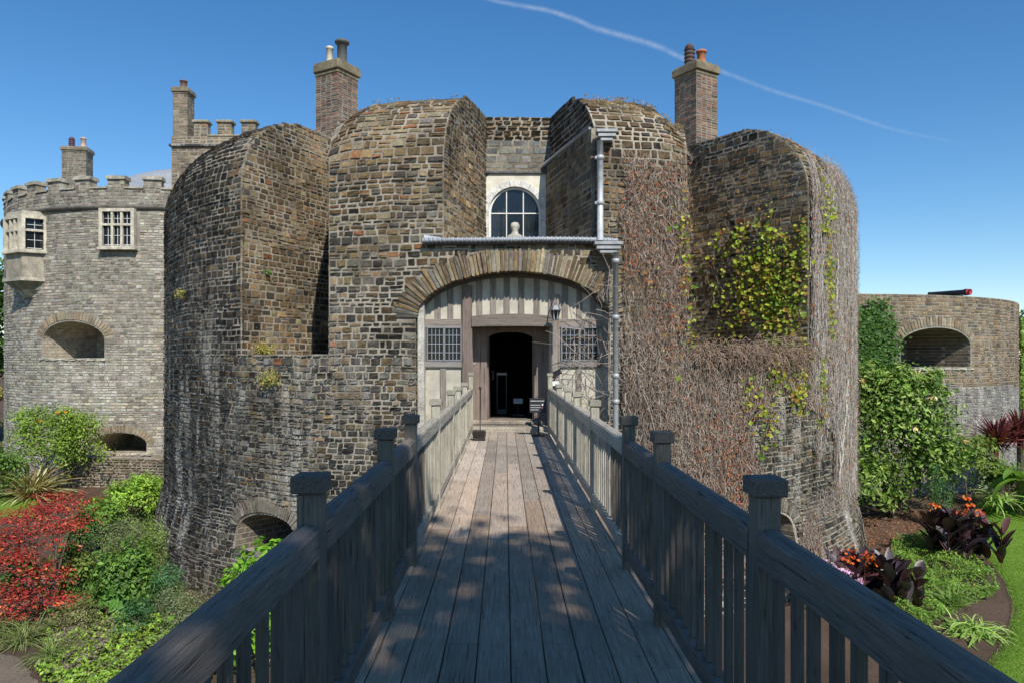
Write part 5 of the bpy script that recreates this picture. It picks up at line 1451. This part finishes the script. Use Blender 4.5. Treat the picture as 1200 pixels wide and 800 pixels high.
# lawn blades
n = 45000; t = PL.reshape(-1, 2); k1 = rng.integers(0, PL.shape[0] - 1, n); k2 = (rng.random(n) ** 1.5 * 22).astype(int)
a = rng.random((n, 1)); b = rng.random((n, 1))
P = PL[k1, k2] * (1 - a) + PL[k1 + 1, k2] * a; P = P + (PL[k1, k2 + 1] - PL[k1, k2]) * b
mb = MB(); P3 = np.column_stack([P, gz(P[:, 0], P[:, 1]) + .065]); leaves(mb, P3, rng.normal(size=(n, 3)) * [1, 1, .4] + [0, -.4, .3], .05, lpal([(.10, .20, .02), (.13, .235, .026), (.07, .145, .016), (.17, .215, .045)], n), .22)
tag(mb.build('lawn_grass', M['leaf']), 'short mown grass of the lawn on the right', 'grass', kind='stuff')

# small wall plants
def tufts(fmap, spots, label, pal, name='wall_plant', size=.06):
    for (u, v, r, n) in spots:
        mb = MB(); off = rng.normal(size=(n, 2)) * r * .5
        P = fmap(u + off[:, 0], v + off[:, 1] * .6, np.abs(rng.normal(size=n)) * r * .35 + .03)
        N = np.tile([0, -1., .6], (n, 1)) + rng.normal(size=(n, 3)) * .6
        leaves(mb, P, N, size, lpal(pal, n), .5)
        yield mb
WP = [(.26, .25, .06), (.2, .2, .05), (.3, .22, .08), (.16, .17, .05)]
specs = [(fA, .75, 1.83, .3, 260, 'low yellow green plants growing on the ledge of the left notch'), (mapB, uB(-5.4), 1.15, .3, 300, 'rusty yellow plants hanging on the wall below the left ledge'),
         (fA, .9, 3.75, .12, 60, 'small green fern in the masonry of the left notch'), (mapB, uB(-8.6), 3.3, .25, 90, 'dry brown tuft on the dark left flank of the gatehouse')]
for (f_, u_, v_, r_, n_, l_) in specs:
    for mb in tufts(f_, [(u_, v_, r_, n_)], l_, WP if 'fern' not in l_ else GR): tag(mb.build('wall_plant', M['leaf']), l_, 'wall plant')
mb = MB()
for X_ in np.concatenate([rng.uniform(-6, 8.5, 60), rng.uniform(2, 4.5, 50)]):
    ph = math.asin((X_ - CX) / RB); u_ = ph * RB
    P0 = mapB(np.full(8, u_) + rng.normal(size=8) * .06, pv[-1] - 3.6 - abs(rng.normal()) * .5, rng.uniform(.02, .12, 8))
    if inpoly(notches[0][0], P0[0, 0], P0[0, 1]) or inpoly(notches[1][0], P0[0, 0], P0[0, 1]) or inpoly(notches[2][0], P0[0, 0], P0[0, 1]): continue
    P0 = settle(P0); leaves(mb, P0, rng.normal(size=(8, 3)) + [0, -.5, .5], .07, lpal([(.28, .22, .13), (.2, .17, .08), (.3, .16, .12)], 8), .35)
tag(mb.build('wall_top_weeds', M['leaf']), 'dry weeds scattered along the rounded top of the gatehouse wall', 'weeds', kind='stuff')

# ---------------- dry creeper on the right
rng = np.random.default_rng(12)
def creeper(name, label, region, n, lenr, colpal, red, thick=(.003, .008), wander=.02, bits=22000):
    t_ = thing(name, tuple(mapB(region[0], -4.0, .1)), label, 'creeper')
    u = rng.uniform(region[0], region[1], n); v0 = rng.uniform(region[2], region[3], n) ; L = rng.uniform(*lenr, n)
    seg = 12
    ts = np.linspace(0, 1, seg + 1)[None]
    V_ = v0[:, None] + L[:, None] * ts
    du = np.cumsum(rng.normal(size=(n, seg + 1)) * wander * 2.2, 1) + rng.normal(size=(n, 1)) * .35 * ts * L[:, None] * .5
    Uu = u[:, None] + du
    okk = region[4](Uu, V_)
    dd = rng.uniform(.04, .13, (n, 1)) + rng.normal(size=(n, seg + 1)) * .014
    P = mapB(Uu, V_, dd)
    rad = rng.uniform(*thick, n)[:, None, None]; nb_ = n // 60; rad[:nb_] = rng.uniform(.014, .026, (nb_, 1, 1))
    tgx = np.stack([np.cos(Uu / RB), np.sin(Uu / RB), 0 * Uu], -1); nr = np.stack([np.sin(Uu / RB), -np.cos(Uu / RB), 0 * Uu], -1)
    ring_ = [P + (tgx * math.cos(a) + nr * math.sin(a)) * rad for a in (pi / 2, pi / 2 + 2.1, pi / 2 + 4.2)]
    V = np.stack(ring_, 2).reshape(-1, 3)
    k = (seg + 1) * 3; i = np.arange(n)[:, None, None] * k; j = np.arange(seg)[None, :, None] * 3
    good = (okk[:, :-1] & okk[:, 1:]).ravel()
    Qs = []
    for a in range(3):
        b = (a + 1) % 3; q = np.stack([i + j + a, i + j + b, i + j + b + 3, i + j + a + 3], -1).reshape(-1, 4)[good]; Qs.append(q)
    mb = MB(); mb.add(V, [np.concatenate(Qs)[:, ::-1]], np.repeat(lpal(colpal, n, .25), k, 0))
    mb.build('stem', M['twig'], t_)
    # short twigs and dead leaf stalks, tangled in all directions
    uu = rng.uniform(region[0], region[1], bits); vv = rng.uniform(region[2], region[5] + .3, bits)
    k_ = region[4](uu, vv) & (vn(uu * 1.4, vv * 1.1, 21) + .5 * rng.random(bits) > .62); uu, vv = uu[k_], vv[k_]; m_ = len(uu)
    P = mapB(uu, vv, rng.uniform(.05, .2, m_)); ph = uu / RB; T3 = np.stack([np.cos(ph), np.sin(ph), 0 * ph], -1); N3 = np.stack([np.sin(ph), -np.cos(ph), 0 * ph], -1)
    an = rng.normal(size=m_) * .6; D3 = T3 * np.sin(an)[:, None] + np.array([0, 0, 1.]) * np.cos(an)[:, None] + N3 * rng.uniform(-.4, .4, (m_, 1)); Ls = rng.uniform(.06, .22, m_)[:, None]
    sd = np.cross(D3, N3) * rng.uniform(.002, .006, (m_, 1)); bd = N3 * rng.uniform(-.03, .05, (m_, 1))
    V = np.stack([P - sd, P + sd, P + D3 * Ls * .5 + bd + sd, P + D3 * Ls * .5 + bd - sd, P + D3 * Ls + sd * .5, P + D3 * Ls - sd * .5], 1).reshape(-1, 3); k0 = np.arange(m_)[:, None] * 6
    mb = MB(); mb.add(V, [k0 + np.array([[0, 1, 2, 3]]), k0 + np.array([[3, 2, 4, 5]])], np.repeat(lpal(colpal + [(.36, .29, .23), (.10, .07, .05), (.3, .15, .09)], m_, .3), 6, 0), 0, smooth=False); mb.build('twig', M['twig'], t_)
    if red:
        nr_, pal, sz = red
        uu = rng.uniform(region[0], region[1], nr_ * 3); vv = rng.uniform(region[2], region[5], nr_ * 3)
        wn = vn(uu * 1.1, vv * .8, 7) + .5 * vn(uu * 3, vv * 2, 2); k_ = region[4](uu, vv) & (wn > rng.uniform(.55, 1.2, nr_ * 3)); uu, vv = uu[k_][:nr_], vv[k_][:nr_]; m_ = len(uu)
        P = mapB(uu, vv, rng.uniform(.06, .18, m_)); ph = uu / RB
        N = np.stack([np.sin(ph), -np.cos(ph), 0 * ph + .3], -1) + rng.normal(size=(m_, 3)) * .5
        mb = MB(); leaves(mb, P, N, sz, lpal(pal, m_), .7); mb.build('foliage', M['leaf'], t_)
    return t_
def pix(u, v):
    P = mapB(u, v, 0); return 592 + P[..., 0] * F / P[..., 1], 420 - (P[..., 2] - 1.6) * F / P[..., 1]
jn = lambda u, v: 1.2 * (vn(u * 1.5, v * 1.5, 11) - .5)
def okC(u, v):
    x, y = pix(u, v); P = mapB(u, v, 0); 
    a = (x + 8 * jn(u, v) > 727) & (y + 30 * (rng.random(u.shape) - .5) > 186 + 40 * jn(u, v)) & ~((P[..., 2] > 1.75) & inpoly(notches[2][0], P[..., 0], P[..., 1]))
    bare = ((x - 925) / 45) ** 2 + ((y - 545) / 95) ** 2 < .55 + 1.6 * jn(u, v) + .5 * rng.random(u.shape)
    return a & ~bare & ~eR.hit(u, v)
TW = [(.32, .255, .20), (.38, .31, .25), (.22, .165, .125), (.45, .39, .33), (.28, .19, .13)]
TG = [(.46, .42, .37), (.36, .32, .28), (.54, .5, .44), (.27, .23, .2)]
RED = [(.32, .08, .04), (.26, .07, .04), (.4, .13, .05), (.28, .15, .07)]
creeper('dry_creeper', 'leafless brown creeper with red leaf flecks covering the wall right of the entrance', (uB(2.3), R_(41) * RB, -3.6, 4.5, okC, 5.9), 3600, (.4, 1.9), TW, (6500, RED, .05), bits=34000)
creeper('dry_creeper', 'dense grey leafless creeper covering the right flank of the gatehouse', (R_(40) * RB, R_(88) * RB, -2.5, 5.5, okC, 6.8), 5200, (.8, 3.), TG + TW[:2], (3500, RED + [(.2, .2, .04)], .055), thick=(.004, .009), wander=.014, bits=42000)
# twiggy growth round the arch and on the ledge
mb = MB()
for _ in range(100):
    p = px(rng.uniform(668, 722), rng.uniform(318, 500), 15.35 + rng.uniform(-.12, .05)); 
    e = p + np.array([rng.normal() * .3 - .06, rng.uniform(-.2, .1), rng.normal() * .35]); m_ = (p + e) / 2 + rng.normal(size=3) * .08
    tube(mb, [p, m_, e], [.008, .006, .003], 4, lpal(TW, 1)[0][:3], cap=False)
tag(mb.build('creeper_twigs', M['twig']), 'bare creeper twigs straggling over the right side of the entrance arch', 'creeper')
ldg = thing('ledge_creeper', (6.4, 18., 1.7), 'tangled mat of dry brown creeper spilling over the right ledge', 'creeper')
mb = MB()
for _ in range(1300):
    u_ = rng.uniform(uB(4.2), R_(40.) * RB); v_ = 1.72 + rng.normal() * .13 * (.4 + 1.6 * float(vn(u_ * 2.2, 1., 3.)))
    if float(vn(u_ * 3., 5., 1.)) + .3 * rng.random() < .42: continue
    x0 = mapB(u_, v_, rng.uniform(.02, .3))
    e = x0 + np.array([rng.normal() * .2, rng.normal() * .1 - .05, rng.normal() * .1 - .12]); m_ = (x0 + e) / 2 + [0, -.05, .09]
    tube(mb, [x0, m_, e], [.008, .007, .004], 3, lpal([(.3, .2, .14), (.24, .17, .12), (.36, .26, .19)], 1)[0][:3], cap=False)
mb.build('stem', M['twig'], ldg)

# ---------------- green ivy
rng = np.random.default_rng(13)
YG = [(.22, .28, .03), (.15, .215, .025), (.29, .32, .04), (.085, .14, .018), (.31, .28, .05), (.2, .12, .03)]
iv = thing('climbing_ivy', (6.8, 18.2, 1.7), 'yellow green climbing ivy on the inner face of the right notch', 'ivy')
mbL, mbS = MB(), MB()
def vine(f, u, v, L, du, dens, size, pal, r=.01, off=.05):
    n = max(6, int(L / .12)); t = np.arange(n) / n
    uu = u + du * t * L + np.cumsum(rng.normal(size=n)) * .035; vv = v + L * t * .95 + np.cumsum(rng.normal(size=n)) * .02
    P = f(uu, vv, off + 0 * uu); tube(mbS, P, np.linspace(r, r * .4, n), 4, (.22, .17, .12), cap=False)
    for k in range(n):
        m_ = rng.poisson(dens)
        if m_ == 0: continue
        o_ = rng.normal(size=(m_, 2)) * .13; q = f(uu[k] + o_[:, 0], vv[k] + o_[:, 1], off + rng.uniform(.02, .16, m_))
        leaves(mbL, q, np.tile([-.5, -.9, .4], (m_, 1)) + rng.normal(size=(m_, 3)) * .45, size * rng.uniform(.5, 1.35, m_), lpal(pal, m_, .3), .8)
# on cheek D: u from front corner (0) to back (3.9)
for k in range(48):
    u_ = abs(rng.normal() * 1.0) + .05; vine(fD, u_, 1.85 + rng.uniform(0, 2.), rng.uniform(.7, 2.3), rng.uniform(-.1, .5), rng.choice([1., 2., 3.6]), rng.uniform(.09, .15), YG)
for k in range(16): vine(fD, rng.uniform(.8, 2.8), rng.uniform(2, 3.9), rng.uniform(1.2, 2.6), rng.uniform(.1, .6), .8, .12, YG, .014)
for k in range(9): vine(mapB, R_(42) * RB + rng.uniform(-.15, .9), rng.uniform(1.5, 5.), rng.uniform(1., 2.2), rng.uniform(-.1, .1), 2.2, .11, YG)
for k in range(5): vine(mapB, R_(42) * RB + rng.uniform(.0, .5), rng.uniform(-.5, 1.2), rng.uniform(.8, 1.6), 0, 1.6, .11, YG)
mbL.build('foliage', M['leaf'], iv); mbS.build('stem', M['twig'], iv)
iv = thing('climbing_ivy', (6.4, 17., .5), 'yellow green ivy hanging below the right ledge above red flecked creeper', 'ivy')
mbL, mbS = MB(), MB()
for k in range(14): vine(mapB, uB(rng.uniform(5.3, 7.4)), rng.uniform(.3, 1.2), rng.uniform(.4, 1.), rng.uniform(-.2, .2), 2.6, .11, YG, off=.14)
for k in range(3): vine(mapB, uB(rng.uniform(5.6, 6.3)), rng.uniform(-.6, .1), rng.uniform(.5, 1.1), 0, 2.4, .11, YG, off=.14)
mbL.build('foliage', M['leaf'], iv); mbS.build('stem', M['twig'], iv)
iv = thing('climbing_ivy', (4.05, 16.1, 0.), 'thin strand of yellow green ivy climbing up the corner right of the downpipe', 'ivy')
mbL, mbS = MB(), MB()
for k in range(7): vine(mapB, uB(4.0) - rng.uniform(-.0, .2), rng.uniform(1.7, 4.6), rng.uniform(.9, 1.6), 0, 1.5, .1, YG, off=.12)
for k in range(4): vine(mapB, uB(rng.uniform(3.2, 4.)), rng.uniform(.2, 3.), rng.uniform(.4, .8), 0, 1., .1, YG, off=.12)
mbL.build('foliage', M['leaf'], iv); mbS.build('stem', M['twig'], iv)
iv = thing('climbing_ivy', (13.4, 27.2, -3.6), 'dark green ivy covering the left part of the right bastion', 'ivy')
mbL, mbS = MB(), MB()
for k in range(110): vine(fR, R_(rng.uniform(-4, 6.5)) * RR, rng.uniform(-.5, 3.0), rng.uniform(.6, 1.15), rng.uniform(-.2, .2), 7., .15, DKG + [(.06, .14, .03)], off=.1)
for k in range(12): vine(fR, R_(rng.uniform(6, 9)) * RR, rng.uniform(1.2, 3.), rng.uniform(.5, 1.0), rng.uniform(-.2, .2), 2.5, .14, DKG + [(.06, .14, .03)], off=.1)
mbL.build('foliage', M['leaf'], iv); mbS.build('stem', M['twig'], iv)
iv = thing('climbing_ivy', (22.7, 32., -3.6), 'light green ivy climbing the far right edge of the right bastion', 'ivy')
mbL, mbS = MB(), MB()
for k in range(26): vine(fR, R_(rng.uniform(53, 60)) * RR, rng.uniform(-3, 2.3), rng.uniform(.8, 1.5), rng.uniform(-.2, .2), 5., .15, [(.12, .2, .03), (.16, .25, .04)], off=.1)
mbL.build('foliage', M['leaf'], iv); mbS.build('stem', M['twig'], iv)

# ---------------- trees
def tree(name, label, x, y, z, H, rx, n, size, pal, nb=14, trunk=.35, crown_lo=.3, offs=(0, 0), group=None):
    t_ = thing(name, (x, y, z), label, 'tree', group)
    bl = []
    for k in range(nb):
        a = rng.uniform(0, 2 * pi); rr = rx * math.sqrt(rng.random()) * .75; h = H * rng.uniform(crown_lo + .08, .92)
        sc = 1 - .45 * abs((h / H - (crown_lo + 1) / 2) / ((1 - crown_lo) / 2))
        bl.append((x + offs[0] + rr * sc * math.cos(a), y + offs[1] + rr * sc * math.sin(a), z + h, rx * .42, rx * .42, H * .12))
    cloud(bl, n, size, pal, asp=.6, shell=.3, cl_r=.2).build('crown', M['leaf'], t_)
    mb = MB(); top = np.array([x + offs[0] * .5, y + offs[1] * .5, z + H * .62]); b0 = np.array([x, y, z - .3])
    ts = np.linspace(0, 1, 9)[:, None]; pts = b0 + (top - b0) * ts + rng.normal(size=(9, 3)) * [.1, .1, 0]; pts[0] = b0
    tube(mb, pts, trunk * np.array([1.25, 1., .9, .82, .74, .66, .56, .45, .3]), 10, (.14, .11, .09))
    for b in bl:
        k = rng.integers(3, 8); e = np.array(b[:3]); m_ = (pts[k] + e) / 2 + [0, 0, -.3]; tube(mb, [pts[k], m_, e], [trunk * .3, trunk * .2, trunk * .06], 6, (.14, .11, .09))
    mb.build('trunk', M['bark'], t_); return t_
# the tree whose shade falls across the near end of the bridge
k_ = 11 / S[2]; cx0, cy0 = .2 + S[0] * k_, 2.1 + S[1] * k_
rng = np.random.default_rng(77)
tree('shade_tree', 'broad leafy tree standing behind the viewer beside the bridge', cx0 + 1.2, cy0 - 1.5, -.1, 14.5, 6.0, 6200, .36, GR, nb=20, trunk=.4, crown_lo=.52, offs=(-1.2, 1.5))
tree('background_tree', 'green tree rising beyond the right bastion at the edge of the view', 35, 46, -2, 6.8, 3.4, 9000, .3, DKG)
tree('background_tree', 'second green tree further right beyond the right bastion', 43, 49, -2, 8.2, 4., 7000, .32, DKG)
tree('background_tree', 'green tree rising behind the left edge of the pale round tower', -29, 39, -3, 10, 4.2, 8000, .32, DKG)
tree('background_tree', 'low leafy tree left of the pale round tower', -26, 34, -3.6, 5, 2.2, 5000, .25, [(.14, .18, .03), (.2, .17, .04)], crown_lo=.1)

cl = []
for x_ in np.arange(-170, 171, 9.):
    h_ = rng.uniform(3, 5); cl.append((x_, 95 + rng.uniform(-5, 5), 1.2 + h_ * .4, 7, 4, h_ * .62))
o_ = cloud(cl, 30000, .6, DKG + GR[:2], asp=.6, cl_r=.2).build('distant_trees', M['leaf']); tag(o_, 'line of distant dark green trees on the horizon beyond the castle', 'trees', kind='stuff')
# ---------------- vapour trail
Pp = np.array([(560, -4), (600, 4), (640, 13), (680, 25), (700, 33), (740, 46), (780, 58), (800, 67), (830, 80), (870, 93), (910, 107), (960, 124), (1010, 140), (1060, 154), (1110, 166), (1150, 176)], float)
D_ = 3500.
t = np.linspace(0, len(Pp) - 1, 90); xs_ = np.interp(t, np.arange(len(Pp)), Pp[:, 0]); ys_ = np.interp(t, np.arange(len(Pp)), Pp[:, 1])
ys_ = ys_ + 1.2 * np.sin(t * 2.1); tn = np.stack([np.gradient(xs_), np.gradient(ys_)], 1); tn /= np.linalg.norm(tn, axis=1)[:, None]; nn = np.stack([-tn[:, 1], tn[:, 0]], 1)
hwid = np.interp(t, [0, 5, 8, 15], [3.6, 5.2, 4., 3.]); V = []; C = []
for s, al in ((-1, 0), (-.5, .45), (0, 1.), (.5, .5), (1, 0)):
    V.append(np.stack([((xs_ + nn[:, 0] * hwid * s) - 592) * D_ / F, np.full(90, D_), 1.6 + (420 - (ys_ + nn[:, 1] * hwid * s)) * D_ / F], 1))
    fade = np.interp(t, [0, 2, 7, 8.2, 12, 15], [.6, .9, .8, .55, .45, .0]); C.append(np.stack([fade * al] * 3 + [np.ones(90)], 1))
V = np.stack(V, 1).reshape(-1, 3); C = np.stack(C, 1).reshape(-1, 4)
i = np.arange(89)[:, None] * 5; j = np.arange(4)[None]; Q = np.stack([i + j, i + j + 1, i + j + 6, i + j + 5], -1).reshape(-1, 4)
m, nt_, out = newmat('vapour'); k = NT(nt_); tc = k.n('ShaderNodeTexCoord').outputs['Object']
at = k.n('ShaderNodeAttribute', attribute_name='Col').outputs['Fac']
nz = k.mapr(k.noise(tc, .02, 6, .7), .3, .65, .35, 1.)
e = k.n('ShaderNodeEmission'); e.inputs[0].default_value = (.72, .84, 1, 1); e.inputs[1].default_value = .85  # emission replaces sunlight on the vapour, so the trail glows by itself
tr = k.n('ShaderNodeBsdfTransparent'); mx = k.n('ShaderNodeMixShader'); k.l(k.math('MULTIPLY', k.math('MULTIPLY', at, nz), .5), mx.inputs[0]); k.l(tr.outputs[0], mx.inputs[1]); k.l(e.outputs[0], mx.inputs[2]); k.l(mx.outputs[0], out.inputs[0])
mb = MB(); mb.add(V, Q, C); tag(mb.build('vapour_trail', m), 'thin white aircraft vapour trail sloping down across the blue sky', 'vapour trail')
print('objects', len(SC.objects), 'verts', sum(len(o.data.vertices) for o in SC.objects if o.type == 'MESH'))
